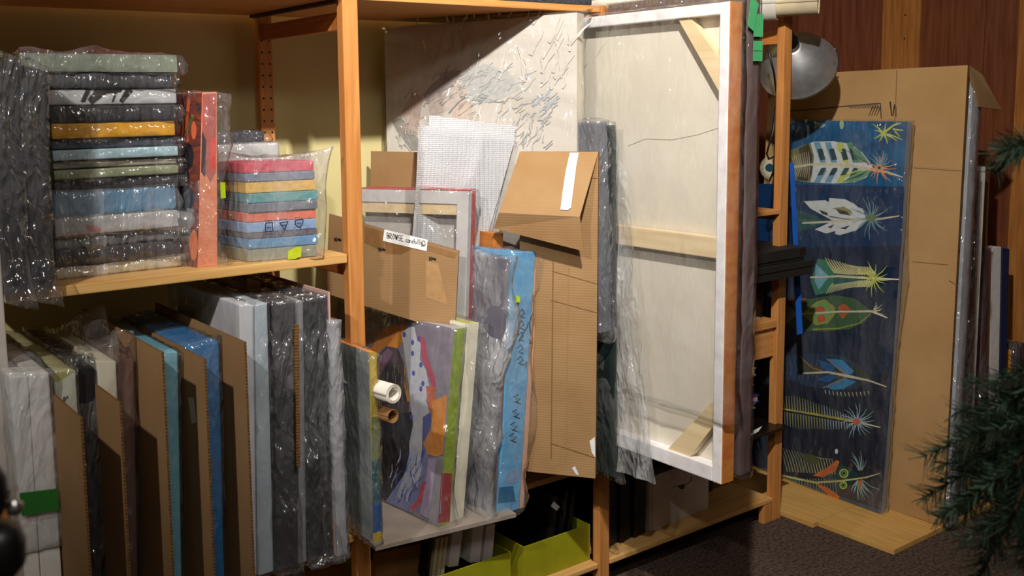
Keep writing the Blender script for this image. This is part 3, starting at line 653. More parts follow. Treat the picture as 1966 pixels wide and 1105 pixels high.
def write(txt, x, y, w, h, dx, dy, lw=1.1):
    for ch in txt:
        if ch in LET:
            for st in LET[ch]:
                ps.append((stroke([(x+a*w, y+b*h+a*w*dy/dx) for a, b in st], lw), (40, 40, 42)))
        x += w*1.28; y += w*1.28*dy/dx
write('BROWSE', 743, 446, 4.2, 5.4, 1, 0.2); write('carefully', 779, 454, 2.9, 5.0, 1, 0.2)
ps += [(stroke(ell(813, 467, 4, 5), 1), (40, 40, 42)), (stroke([(811, 465), (811, 467)], 1), (40, 40, 42)), (stroke([(815, 465), (815, 467)], 1), (40, 40, 42)), (stroke([(811, 469), (813, 470.5), (815, 469)], 1), (40, 40, 42))]
for x, y in ((727, 474), (824, 492), (642, 455)):
    ps += [(stroke([(x, y), (x+5, y+8)], 1.2), (24, 22, 20)), (stroke([(x+5, y), (x, y+8)], 1.2), (24, 22, 20)), (stroke([(x+6, y+3), (x+13, y+6)], 3.4), (24, 22, 20)), (stroke([(x-1, y+3), (x+6, y+5)], 1), (24, 22, 20))]
decal('handwriting', o, C8[0], nC, ps, off=0.0024, kind='stuff', label='black handwriting and small stamped marks')
# wrapped canvas seen from the back, red painted edge
ft = at(900, 367, Y=0.07); fb = ft+Vector((-0.03, 0, -0.62)); bt = at(690, 348, Y=0.40); bt.z = ft.z-0.004
D8 = SL(fb, ft, bt, 0.04)
t = thing('wrapped_canvas', 'red edged canvas seen from behind in clear plastic above the handwritten note', 'painting', base_of(D8))
ux = (D8[7]-D8[3]); nD = (D8[0]-D8[3]).cross(ux).normalized(); nD = nD if nD.x > 0 else -nD
def bar(name, u0, u1, z0, z1, mat, th=0.02, push=0.0, lab=None):
    a = D8[3]+ux*u0+nD*push; b = D8[3]+ux*u1+nD*push; v = (D8[0]-D8[3])
    c = SL(a+v*z1, a+v*z0, b+v*z0, th); return hexa(name, c, mat, t, bevel=0.001, label=lab)
bar('canvas_cloth', 0.0, 1.0, 0.0, 1.0, M('grey canvas back', (176, 172, 168), 0.8), th=0.003, push=0.034)
m_gw = M('greyed white bar', (196, 194, 194), 0.7)
bar('stretcher_bar', 0.1, 1, 0.0, 0.06, m_gw); bar('stretcher_bar', 0.0, 0.1, 0.0, 1.0, m_gw)
bar('stretcher_bar', 0.1, 1, 0.06, 0.11, M('pale stretcher wood', (214, 190, 150), 0.6, 'wood', axis='y'), push=0.004)
red = M('crimson edge', (196, 52, 62), 0.5, 'brush', c2=(170, 60, 60), scale=20)
e8 = SL(D8[0]+nD*0.0205, D8[3]+nD*0.0205, D8[3]+ux*0.01+nD*0.0205, 0.0235); hexa('painted_edge', e8, red, t, bevel=0.001, label='crimson painted canvas edge')
e8 = SL(D8[3]+nD*0.004+Vector((0, 0, 0.001)), D8[3]+nD*0.004+Vector((0, 0, 0.004)), D8[7]+nD*0.004+Vector((0, 0, 0.004)), 0.04)
hexa('painted_edge', e8, red, t, bevel=0.0005)
wrap(t, D8, p_clear, off=0.003, amp=0.007, seed=31, ears=[((0, 0.35, 1), (-0.02, 0, 0.012), 0.1), ((1, 0, 0.9), (0.01, -0.01, 0), 0.1)])
# bubble wrap sheet
bub = plastic('bubble wrap', 0.8, tint=(0.66, 0.66, 0.69), rough=0.2, bs=0.25, sc=30)
nt = bub.node_tree; N = nt.nodes; L = nt.links
vt = N.new('ShaderNodeTexVoronoi'); vt.inputs['Scale'].default_value = 170; vt.inputs['Randomness'].default_value = 0.15
tc = N.new('ShaderNodeTexCoord'); L.new(tc.outputs['Object'], vt.inputs['Vector'])
for nd in list(N):
    if nd.type == 'BUMP':
        for l in list(nd.inputs['Height'].links): L.remove(l)
        L.new(vt.outputs['Distance'], nd.inputs['Height'])
    if nd.type == 'MAP_RANGE':
        for l in list(nd.inputs[0].links): L.remove(l)
        L.new(vt.outputs['Distance'], nd.inputs[0]); nd.inputs[1].default_value = 0.15; nd.inputs[2].default_value = 0.6; nd.inputs[3].default_value = 0.5; nd.inputs[4].default_value = 1.0
    if nd.type == 'BUMP': nd.inputs['Strength'].default_value = 0.55; nd.inputs['Distance'].default_value = 0.003; nd.invert = True
bw = thing('bubble_wrap', 'folded sheet of white bubble wrap leaning in front of the pale abstract', 'bubble wrap', at(900, 470, Y=0.15))
q = [at(800, 480, Y=0.235), at(930, 480, Y=0.135), at(984, 242, Y=0.085), at(818, 221, Y=0.235)]
sheet('bubble_sheet', [v+Vector((0.012, 0, 0)) for v in q], bub, bw, amp=0.004, seed=4)
q = [at(790, 480, Y=0.225), at(925, 490, Y=0.125), at(990, 262, Y=0.07), at(806, 240, Y=0.225)]
sheet('bubble_sheet', q, bub, bw, amp=0.005, seed=5)
# cardboard sheet far left behind the bubble wrap
ft = at(812, 292, Y=0.27); bt = at(712, 291, Y=0.46); bt.z = ft.z
c8 = SL(ft+Vector((-0.02, 0, -0.6)), ft, bt, 0.006)
ex_ = hexa('cardboard_sheet', c8, [m_cardy, m_flute], None, fm=[1, 1, 0, 0, 1, 1], loc=base_of(c8)); ex_['label'] = 'cardboard sheet peeking out left of the bubble wrap'; ex_['category'] = 'cardboard'
# grey panel in milky plastic
YB = -0.03
ft = at(972, 497, Y=YB); fb = at(944, 968, Y=YB); fb.z = 0.37; bt = ft+Vector((-0.05, 0.5, 0.0))
E8 = SL(fb, ft, bt, 0.016)
wrapped('wrapped_canvas', 'dark grey panel loosely draped in milky plastic left of the blue canvas', 'painting', E8, M('dark lavender grey', (104, 102, 114), 0.7, c2=(88, 86, 98)), p_milk, off=0.004, amp=0.018, fs=8,
        ears=[((0.5, 0, 0.02), (-0.03, -0.02, -0.0), 0.2), ((0, 0.1, 0.25), (-0.045, -0.02, 0), 0.2), ((1, 0, 0.75), (0.03, -0.01, 0), 0.14), ((0, 0.05, 0.55), (-0.02, -0.015, 0), 0.15), ((0.5, 0, 1), (0.02, 0, 0.0), 0.07)])
# blue canvas with handwriting on its edge
ft = at(986, 484, Y=YB); fb = at(955, 966, Y=YB); fb.z = 0.366
tr_ = at(1040, 492, Y=YB); bt = ft+Vector((-0.05, 0.5, 0))
wB = tr_.x-ft.x
G8 = SL(fb, ft, bt, wB*0.86)
blu = M('light blue canvas', (108, 176, 222), 0.55, 'brush', c2=(84, 150, 200), scale=6)
t, cv = wrapped('wrapped_canvas', 'light blue canvas with black handwriting along its edge', 'painting', G8, blu, p_clear, off=0.003, amp=0.008,
    ears=[((1, 0, 1), (0.05, -0.02, -0.015), 0.07), ((1, 0, 0.93), (0.06, -0.01, -0.05), 0.08), ((1, 0.05, 0.35), (0.06, 0, 0), 0.2), ((1, 0, 0.05), (0.02, -0.01, 0), 0.08), ((0.6, 0, 0), (0, -0.015, -0.005), 0.07)])
nG = (G8[1]-G8[0]).cross(G8[3]-G8[0]); ps = []
kk = (18, 26, 44)
def scr(pts, w=1.7): ps.append((stroke(pts, w), kk))
for (x, y) in ((1000, 600), (999, 622), (998, 644), (997, 668), (997, 690)):
    scr([(x-4, y), (x+3, y-7), (x+7, y+1), (x-1, y+7), (x+8, y+10)]); 
scr([(996, 655), (1004, 640), (1012, 628), (1014, 618)]); scr([(1006, 700), (1012, 694), (1010, 704)]); scr([(1019, 640), (1016, 620), (1022, 602)]); scr([(1021, 660), (1016, 650)])
for (x, y) in ((986, 762), (984, 790), (980, 815), (978, 836)):
    scr([(x, y), (x+9, y-6), (x+4, y+3), (x+13, y+2), (x+5, y+10)]); scr([(x+2, y+8), (x+14, y+13)])
decal('handwriting', cv, G8[0], nG, ps, off=0.001, label='black handwriting down the canvas edge')
decal('painted_edge', cv, G8[0], nG, [([(975, 905), (1000, 895), (996, 925), (968, 930)], (130, 160, 200)), ([(958, 935), (985, 932), (990, 962), (956, 965)], (30, 104, 150))])
prism('green_sticker', [at(992, 566, Y=YB-0.008), at(999, 570, Y=YB-0.008), at(998, 580, Y=YB-0.008), at(991, 580, Y=YB-0.008)], Vector((0, 0.001, 0)), MATS['lime sticker'], t, label='lime green sticker')
ft3 = G8[2]+Vector((0.004, 0.003, -0.006)); fb3 = G8[1]+Vector((0.004, 0.003, 0))
H8 = SL(fb3, ft3, ft3+Vector((-0.05, 0.48, 0)), wB*0.16)
plain('peach_board', 'thin peach coloured board against the right side of the blue canvas', 'board', H8, M('peach board', (226, 174, 146), 0.65), bevel=0.001)
# big cardboard box flat with folded flap
fb = at(1143, 918, Y=-0.16); ft = at(1149, 291, Y=-0.16); bt = at(998, 291, Z=ft.z)
I8 = SL(fb, ft, bt, 0.014)
t = thing('cardboard_box', 'tall flattened cardboard box with folded top flap and white tape', 'cardboard box', base_of(I8))
cb = hexa('side_panel', I8, [M('ridged cardboard', (160, 127, 88), 0.85, 'card', (144, 111, 74), axis='z', scale=6, bump=0.2, spec=0.2), m_flute], t, fm=[1, 1, 0, 0, 1, 1])
nI = (I8[0]-I8[3]).cross(I8[7]-I8[3]).normalized(); nI = nI if nI.x < 0 else -nI
uI = (bt-ft).normalized()
a0, a1 = ft+nI*0.002, bt+nI*0.002
b0 = onplane(1113, 416, ft+nI*0.075, nI); b1 = onplane(958, 408, ft+nI*0.075, nI)
c0 = onplane(1121, 482, ft+nI*0.055, nI); c1 = onplane(948, 438, ft+nI*0.055, nI)
fl = obj('top_flap', [a0, a1, b0, b1, c0, c1], [(0, 1, 3, 2), (2, 3, 5, 4)], M('flap cardboard', (164, 131, 92), 0.85, 'card', (152, 114, 72), axis='z', scale=6, bump=0.12, spec=0.2), t)
fl.modifiers.new('thickness', 'SOLIDIFY').thickness = 0.005
nf = (a1-a0).cross(b0-a0)
decal('white_tape', t, a0, nf, [([(1094, 293), (1111, 293), (1106, 320), (1101, 360), (1096, 398), (1090, 403), (1076, 402), (1080, 370), (1086, 330)], (240, 240, 242))], off=0.004, label='strip of white tape')
decal('torn_tape', t, I8[0], nI, [([(1132, 846), (1142, 838), (1143, 878), (1136, 868)], (232, 232, 232)), ([(1098, 898), (1104, 894), (1112, 912), (1106, 910)], (226, 226, 226))], off=0.0012, label='torn bits of white tape')
decal('crease_lines', t, I8[0], nI, [(stroke([(1062, 500), (1058, 880)], 2.2), (124, 90, 54)), (stroke([(1092, 490), (1086, 900)], 1.6), (156, 118, 74)), (stroke([(1060, 520), (1147, 545)], 1.2), (124, 90, 54)), (stroke([(1058, 576), (1146, 600)], 1.2), (124, 90, 54)), (stroke([(1056, 850), (1142, 878)], 1.5), (124, 90, 54)), (stroke([(1120, 340), (1148, 342)], 1.4), (120, 88, 52))], off=0.0011)
plain('wood_block', 'small wooden block end between blue canvas and cardboard flap', 'wood', F((948, 447), (966, 446), (966, 480), (947, 480), 0.06, 0.2), m_rung, bevel=0.001)
# large pale abstract painting
Lp, Rp = Vector((1.675, 0.47, 0)), Vector((1.965, -0.075, 0))
dpl = (Rp-Lp); nP = Vector((-dpl.y, dpl.x, 0)).normalized(); nP = nP if nP.x < 0 else -nP
ft = onplane(1108, 14, Rp, nP); bt = onplane(738, 60, Rp, nP); bt.z = min(bt.z, 1.765)
fb = Vector((ft.x, ft.y, 0.62)); ft.z = 1.768
J8 = SL(fb, ft, Vector((bt.x, bt.y, 1.752)), 0.058)
cre = M('pale abstract ground', (218, 212, 202), 0.75, 'brush', c2=(196, 188, 176), scale=4, bump=0.2)
t, cvJ = wrapped('wrapped_canvas', 'large pale abstract painting in clear plastic under the top shelf', 'painting', J8,
    [M('cream raw edge', (240, 232, 208), 0.75), cre], p_thin, fm=[0, 0, 1, 0, 0, 0], off=0.004, amp=0.005, cell=0.02,
    ears=[((1, 0, 1), (0.02, -0.01, 0.012), 0.07)])
rr = random.Random(11); ps = []
def hatch(n, x0, x1, y0, y1, cols, ln, w, ang=0.6):
    for k in range(n):
        x = rr.uniform(x0, x1); y = rr.uniform(y0, y1); a = ang+rr.uniform(-0.5, 0.5); l = ln*rr.uniform(0.5, 1.4)
        pts = [(x+math.cos(a)*l*s+rr.uniform(-3, 3), y-math.sin(a)*l*s+rr.uniform(-3, 3)) for s in (0, 0.33, 0.66, 1)]
        ps.append((stroke(pts, w*rr.uniform(0.5, 1.3), w*0.3, 0.4), rr.choice(cols)))
ps.append(([(752, 232), (770, 226), (790, 244), (804, 268), (806, 288), (790, 290), (776, 270), (762, 252)], (92, 92, 84)))
ps.append(([(770, 215), (800, 178), (812, 190), (806, 230), (800, 262), (790, 246), (778, 232)], (176, 142, 128)))
ps.append(([(812, 182), (830, 160), (858, 140), (882, 134), (890, 140), (872, 160), (850, 178), (834, 200), (822, 202)], (126, 106, 108)))
ps.append(([(822, 200), (850, 180), (880, 160), (900, 172), (880, 200), (850, 216), (826, 222)], (196, 170, 158)))
ps.append(([(868, 208), (890, 190), (906, 198), (908, 226), (890, 236), (870, 230)], (214, 178, 156)))
ps.append(([(880, 140), (930, 122), (975, 136), (1000, 170), (960, 190), (920, 200), (896, 170)], (176, 182, 186)))
hatch(26, 756, 800, 228, 286, [(60, 64, 60), (84, 96, 90), (120, 124, 116)], 16, 3, -0.9)
hatch(22, 772, 806, 180, 262, [(186, 110, 96), (150, 110, 100), (196, 150, 132)], 22, 3, 1.2)
hatch(36, 812, 886, 136, 210, [(100, 84, 92), (130, 104, 100), (158, 136, 130), (84, 80, 90)], 22, 3, 0.8)
hatch(40, 880, 1010, 124, 200, [(168, 178, 186), (150, 156, 162), (190, 194, 196), (130, 136, 146)], 26, 2.4, 0.6)
hatch(16, 900, 1020, 186, 205, [(120, 124, 136), (96, 104, 120), (140, 150, 168)], 16, 2.4, 0.2)
hatch(30, 1020, 1066, 180, 240, [(136, 152, 178), (110, 122, 146), (160, 172, 190)], 22, 3, 1.0)
hatch(30, 980, 1060, 230, 288, [(140, 148, 154), (170, 174, 176), (120, 130, 142)], 24, 2.4, 1.2)
hatch(24, 880, 1000, 210, 280, [(206, 196, 176), (190, 180, 166), (150, 146, 146)], 30, 2.4, 0.8)
hatch(40, 745, 1100, 30, 180, [(212, 206, 196), (222, 217, 208), (208, 201, 190)], 60, 5, 1.3)
ps.append((stroke([(862, 216), (880, 196), (893, 186)], 2.6, 1.4), (70, 72, 84)))
ps = [(p, tuple(int(0.5*a+0.5*b) for a, b in zip(c, (210, 204, 194)))) for p, c in ps]
decal('painted_design', cvJ, J8[0], nP, ps)
# dark wrapped slab in front of the middle post
YD = -0.135
ft = at(1178, 240, Y=YD); fb = at(1180, 918, Y=YD)
K8 = SL(fb, ft, ft+Vector((-0.015, 0.42, 0)), 0.012)
wrapped('wrapped_canvas', 'dark green black slab in loose plastic left of the big white framed canvas', 'painting', K8, M('dark green black', (34, 48, 46), 0.5, c2=(22, 30, 32)), p_clear,
    off=0.003, amp=0.012, fs=9, ears=[((0.5, 0, 0), (0.0, -0.03, -0.008), 0.12), ((0, 0.05, 1), (-0.02, 0, 0.012), 0.08), ((1, 0, 0.35), (0.02, -0.02, 0), 0.2)])
ft = at(1142, 236, Y=YD+0.01); fb = at(1152, 640, Y=YD+0.01); tr_ = at(1167, 238, Y=YD+0.01)
c8 = SL(fb, ft, ft+Vector((-0.01, 0.3, 0)), tr_.x-ft.x)
wrapped('wrapped_canvas', 'slim silvery grey wrapped panel beside the cardboard flap', 'painting', c8, M('silver grey panel', (104, 106, 116), 0.5), p_mid, off=0.004, amp=0.014, fs=12,
    ears=[((0, 0, 1), (-0.01, -0.01, 0.01), 0.08), ((0.5, 0, 0), (0, -0.01, -0.03), 0.1)])
# loose plastic curtain in front of canvas
lp = thing('loose_plastic', 'loose crumpled plastic sheet hanging between dark slab and white framed canvas', 'plastic sheet', at(1215, 930, X=2.045))
q = [at(1186, 905, X=2.05), at(1262, 926, X=2.05), at(1205, 330, X=2.052), at(1190, 300, X=2.05)]
sheet('plastic_film', q, plastic('curtain film', 0.5, bs=0.6, rough=0.14), lp, nu=24, nv=60, amp=0.016, seed=8, fs=9)
# ------------------------------------------------------------------ large canvas seen from behind
XC = 2.06
ft = at(1402, 2, X=XC); fb = at(1389, 932, X=XC); ft.y = fb.y = -0.51; ft.x = fb.x = XC
Wc = 0.98
t = thing('stretched_canvas', 'large white edged canvas seen from behind with wooden corner braces', 'painting', (XC, -0.05, fb.z))
z0, z1 = fb.z, ft.z; y0, y1 = -0.51, -0.51+Wc
rough_white = M('white painted bar', (246, 244, 246), 0.6, c2=(226, 222, 224), scale=25, bump=0.3)
m_cloth = M('raw canvas cloth', (226, 218, 202), 0.85, c2=(212, 204, 186), scale=4)
m_brace = M('pale brace wood', (234, 212, 170), 0.6, 'wood', (220, 194, 148), axis='y', bump=0.05)
box('canvas_cloth', (XC+0.034, XC+0.037, y0+0.003, y1-0.003, z0+0.003, z1-0.003), m_cloth, t, bevel=0)
bw_ = 0.033
box('stretcher_bar', (XC, XC+0.034, y0+0.003, y0+bw_, z0, z1), rough_white, t, bevel=0.003)
box('stretcher_bar', (XC, XC+0.034, y1-bw_, y1, z0, z1), rough_white, t, bevel=0.003)
box('stretcher_bar', (XC+0.0005, XC+0.034, y0+bw_, y1-bw_, z1-0.03, z1), rough_white, t, bevel=0.003)
box('stretcher_bar', (XC+0.0005, XC+0.034, y0+bw_, y1-bw_, z0, z0+0.042), rough_white, t, bevel=0.003)
box('cross_bar', (XC+0.006, XC+0.03, y0+bw_, y1-bw_, 1.112, 1.168), m_brace, t, bevel=0.003)
for tag_, pp in (('a', [(1300, 33), (1324, 33), (1384, 118), (1384, 182)]), ('b', [(1276, 868), (1366, 772), (1366, 822), (1320, 882)])):
    pts = [at(x, y, X=XC+0.008) for x, y in pp]
    o = prism('corner_brace', pts, Vector((0.022, 0, 0)), m_brace, t)
box('painted_edge', (XC+0.001, XC+0.046, y0, y0+0.003, z0+0.002, z1), M('burnt orange edge', (200, 130, 62), 0.5, 'brush', c2=(186, 104, 52), scale=9), t, bevel=0.0005, label='burnt orange painted canvas edge')
box('painted_edge', (XC+0.037, XC+0.046, y0+0.003, y1, z0+0.002, z1), MATS['burnt orange edge'], t, bevel=0.0005)
c8 = box8(XC-0.004, XC+0.05, y0-0.004, y1, z0+0.17, z1+0.003)
wrap(t, c8, p_thin, off=0.003, amp=0.008, cell=0.02, seed=77, fs=7, ears=[((1, 0, 0), (0.01, -0.01, -0.01), 0.1)])
decal('pencil_line', t, Vector((XC+0.034, 0, 1)), Vector((-1, 0, 0)), [(stroke([(1205, 280), (1240, 266), (1290, 268), (1340, 258), (1380, 245)], 1.2), (190, 184, 172))], off=0.001)
# plum slab beside it
c8 = box8(2.124, 2.170, -0.515, -0.02, z0+0.01, 1.80)
t, cv = wrapped('wrapped_canvas', 'plum brown wrapped slab right against the white edged canvas', 'painting', c8, M('plum brown', (98, 76, 72), 0.6, c2=(82, 62, 60), scale=9), p_thin, off=0.002, amp=0.006, ears=[((0.5, 0, 0), (0.0, -0.01, -0.008), 0.06)])
gt = M('green masking tape', (70, 158, 100), 0.6)
def yb_(py): return at(1433, py, Y=-0.52).z
for a, b in ((26, 70), (78, 97), (98, 117)):
    box('green_tape', (2.135, 2.1715, -0.5235, -0.5225, yb_(b), yb_(a)), gt, t, bevel=0, label='green masking tape piece')
prism('green_tape', [at(1443, -10, Y=-0.525), at(1457, 8, Y=-0.525), at(1447, 60, Y=-0.525), at(1436, 50, Y=-0.525)], Vector((0, 0.001, 0)), gt, t, label='green masking tape piece')
# ------------------------------------------------------------------ under the middle bay: green bins, folders, frames
def bin_(label, x0, x1, y0, y1, z0, z1, th=0.004):
    t = thing('storage_bin', label, 'bin', ((x0+x1)/2, (y0+y1)/2, z0), 'green open bins on the bottom shelf')
    g = M('olive lime card', (150, 150, 20), 0.6)
    box('panel', (x0, x1, y0, y0+th, z0, z1), g, t, bevel=0.0008); box('panel', (x0, x1, y1-th, y1, z0, z1), g, t, bevel=0.0008)
    box('panel', (x0, x0+th, y0+th, y1-th, z0, z1), g, t, bevel=0.0008); box('panel', (x1-th, x1, y0+th, y1-th, z0, z1), g, t, bevel=0.0008)
    box('base', (x0+th, x1-th, y0+th, y1-th, z0, z0+th), g, t, bevel=0)
bin_('lime green open bin filled with black picture frames, next to the middle post', 1.84, 2.112, 0.035, 0.40, 0.0905, 0.206)
bin_('lime green open bin filled with folders below the grey board', 1.43, 1.79, 0.035, 0.40, 0.0905, 0.206)
# folders: upright slabs seen by their front edges
mf = M('white binder', (226, 220, 220), 0.6); mo = M('cream folder', (206, 190, 150), 0.75)
def upright(name, label, cat, tl, tr, br, bl, Y, mat, depth=0.26, zb=0.097, **k):
    c8 = F(tl, tr, br, bl, Y, depth)
    dz = [zb-c8[0].z]
    return plain(name, label, cat, c8, mat, bevel=0.001, **k)
upright('binder', 'leftmost white binder standing in the green bin below the grey board', 'binder', (869, 1022), (889, 1018), (880, 1086), (861, 1088), 0.06, mf)
upright('binder', 'middle white binder standing in the green bin below the grey board', 'binder', (908, 1012), (929, 1009), (921, 1078), (902, 1080), 0.06, mf)
upright('binder', 'rightmost white binder standing in the green bin below the grey board', 'binder', (934, 1009), (951, 1005), (945, 1074), (927, 1078), 0.062, mf)
for k, (x, lab, mt) in enumerate(((826, 'black folder at the left end of the folders in the green bin', m_pblack), (838, 'cream folder right next to the black one in the green bin', mo), (847, 'second cream folder from the left in the green bin', mo), (855, 'third cream folder, next to the white binders', mo))):
    upright('folder', lab, 'folder', (x, 1036-k*2), (x+6, 1035-k*2), (x-3, 1108), (x-9, 1108), 0.06, mt)
plain('cardboard_piece', 'brown cardboard side in the dark left of the folders', 'cardboard', F((720, 1062), (816, 1042), (816, 1108), (720, 1108), 0.10, 0.01), m_cardd, bevel=0)
# black picture frames leaning in right bin
mfr = M('black frame', (20, 18, 18), 0.45, c2=(14, 12, 12)); mgl = M('dark glass', (12, 12, 14), 0.12)
for k in range(3):
    dx = 0.035*k
    fbp = Vector((1.965+dx, 0.06, 0.098)); ftp = Vector((2.0+dx*1.2, 0.06+0.012*k, 0.335-0.012*k)); btp = ftp+Vector((-0.03, 0.24, 0.0))
    if k == 0: ftp = Vector((1.985, 0.06, 0.318)); btp = ftp+Vector((-0.03, 0.26, 0))
    c8 = SL(fbp, ftp, btp, 0.016)
    t = thing('picture_frame', ['black picture frame with a pale corner patch in the right green bin', 'black picture frame second from front in the right green bin', 'black picture frame at the back of the right green bin'][k], 'picture frame', base_of(c8))
    o = c8[3]; ux = c8[7]-c8[3]; vx = c8[0]-c8[3]
    def piece(nm, u0, u1, v0, v1, mt, push=0.0, th=0.014):
        a = o+ux*u0; b = o+ux*u1; nn = (c8[2]-c8[3]).normalized()*push
        return hexa(nm, SL(a+vx*v1+nn, a+vx*v0+nn, b+vx*v0+nn, th), mt, t, bevel=0.001)
    piece('frame_side', 0, 0.09, 0, 1, mfr); piece('frame_side', 0.91, 1, 0, 1, mfr); piece('frame_side', 0.09, 0.91, 0, 0.09, mfr); piece('frame_side', 0.09, 0.91, 0.91, 1, mfr)
    piece('glass', 0.09, 0.91, 0.09, 0.91, mgl, 0.005, 0.004)
    if k == 0:
        nn = (c8[0]-c8[3]).cross(ux).normalized()
        decal('corner_patch', t, o, nn, [([(1063, 962), (1075, 972), (1069, 980), (1057, 971)], (150, 142, 140))], off=0.001, label='pale corner patch')
# ------------------------------------------------------------------ right bay
wb = thing('white_box', 'white cardboard box with a round finger hole on the bottom shelf', 'box', (2.58, 0.2, 0.0905))
c8 = [at(1254, 1019, Z=0.0905), at(1360, 976, Z=0.0905)]
d = (c8[1]-c8[0]); n = Vector((-d.y, d.x, 0)).normalized()*0.30
z1 = at(1258, 912, Y=c8[0].y).z
V = [c8[0], c8[1], Vector((*c8[1].xy, z1)), Vector((*c8[0].xy, z1))]; V += [v+n for v in V]
hexa('box_body', V, M('white box card', (214, 204, 200), 0.8), wb, bevel=0.002)
nb = Vector((d.y, -d.x, 0))
decal('finger_hole', wb, c8[0], nb, [([(1300, 932), (1317, 928), (1315, 934), (1311, 939), (1306, 938)], (14, 12, 12)), (stroke([(1317, 929), (1325, 924), (1328, 914)], 1.6), (60, 54, 52)), (stroke([(1300, 932), (1292, 935)], 1.2), (90, 84, 80))], off=0.001, label='dark finger hole and crease')
box('box_edge', (V[0].x-0.012, V[0].x-0.002, V[0].y+0.005, V[4].y, 0.0905, z1), MATS['white box card'], wb, bevel=0.001)
for k in range(9):
    x = 2.205+k*0.0215
    if x > V[0].x-0.03: break
    plain('black_binder', 'thin black binder in the row left of the white box', 'binder', box8(x, x+0.02, 0.06+0.004*(k % 3), 0.34, 0.0905, 0.37-0.006*(k % 4)), m_pblack, bevel=0.002, group='black binders beside the white box')
plain('brown_carton', 'brown carton behind right of the white box on the bottom shelf', 'box', box8(2.76, 2.83, 0.16, 0.40, 0.0905, 0.30), M('dark brown carton', (96, 56, 34), 0.7), bevel=0.002)
plain('navy_carton', 'narrow navy carton between two brown cartons on the bottom shelf', 'box', box8(2.832, 2.862, 0.17, 0.40, 0.0905, 0.31), M('navy carton', (24, 28, 52), 0.6), bevel=0.002)
plain('brown_carton', 'rightmost brown carton on the bottom shelf near the right post', 'box', box8(2.864, 2.96, 0.18, 0.40, 0.0905, 0.28), M('ochre carton', (120, 78, 40), 0.7), bevel=0.002)
# black flat boxes
bb = thing('black_box', 'upper black flat box sticking out past the right post', 'box', (2.95, 0.1, 0.93))
za, zb_, zc = at(1490, 480, Y=-0.05).z, at(1490, 507, Y=-0.05).z, at(1490, 535, Y=-0.05).z
box('lid', (2.60, 3.055, -0.06, 0.25, zb_+0.012, za), M('matt black board', (30, 29, 28), 0.6), bb, bevel=0.003)
box('box_body', (2.604, 3.05, -0.056, 0.246, zb_+0.001, zb_+0.011), MATS['matt black board'], bb, bevel=0.002)
box('label_tab', (3.02, 3.0553, -0.0605, -0.04, zb_+0.02, za-0.006), m_pblack, bb, bevel=0.001)
bb = thing('black_box', 'lower black flat box under the other one beside the right post', 'box', (2.95, 0.1, zc))
box('lid', (2.58, 3.09, -0.07, 0.25, zb_-0.022, zb_), MATS['matt black board'], bb, bevel=0.003)
box('box_body', (2.584, 3.085, -0.066, 0.246, zc, zb_-0.0225), MATS['matt black board'], bb, bevel=0.003)
for px in (2.62, 2.92):
    box('support_block', (px, px+0.05, 0.05, 0.22, 0.7465, zc), m_pblack, None, bevel=0.002, label='black support under the black flat boxes, %s' % ('left one' if px < 2.7 else 'right one'), cat='box', loc=Vector((px, 0.1, 0.7465)))
# papers on the wooden shelf and books below
pw = M('paper sheets', (206, 196, 182), 0.8); zz = 0.7465
for k, (w, lab) in enumerate(((0.30, 'beige paper pad on the wooden shelf of the right bay'), (0.24, 'cream paper pad lying on the beige one in the right bay'))):
    plain('paper_pad', lab, 'paper', box8(2.60, 2.93-0.03*k, 0.03+0.02*k, 0.24, zz, zz+0.008), pw if k else M('beige paper', (190, 172, 150), 0.8), bevel=0.001); zz += 0.0085
zz = 0.3625
for k, (c, xr, h, lab) in enumerate((((196, 170, 150), 2.86, 0.02, 'tan book at the bottom of the book pile in the right bay'), ((206, 190, 172), 2.88, 0.02, 'beige book second from bottom of the book pile'), ((150, 110, 90), 2.85, 0.03, 'brown book in the middle of the book pile'),
     ((212, 200, 150), 2.90, 0.02, 'pale yellow book under the purple one'), ((70, 50, 150), 2.92, 0.026, 'purple book in the book pile of the right bay'), ((210, 196, 186), 2.87, 0.04, 'off white book on the purple one'),
     ((216, 212, 210), 2.89, 0.034, 'white book second from top of the book pile'), ((200, 196, 194), 2.90, 0.028, 'grey white book on top of the book pile'))):
    t = thing('book', lab, 'book', (2.7, 0.12, zz))
    box('cover', (2.55, xr, 0.02, 0.24, zz, zz+0.003), M('book %d' % k, c, 0.6), t, bevel=0.0005); box('cover', (2.55, xr, 0.02, 0.24, zz+h-0.003, zz+h-0.0005), MATS['book %d' % k], t, bevel=0.0005)
    box('pages', (2.553, xr-0.004, 0.024, 0.236, zz+0.003, zz+h-0.003), pw, t, bevel=0)
    zz += h
prism('paper_scrap', [at(1434, 841, Z=0.365), at(1447, 826, Z=0.372), at(1463, 818, Z=0.372), at(1456, 828, Z=0.366)], Vector((0, 0, 0.001)), m_white, None, label='torn white paper scrap in front of the book pile', cat='paper', loc=at(1447, 830, Z=0.366))
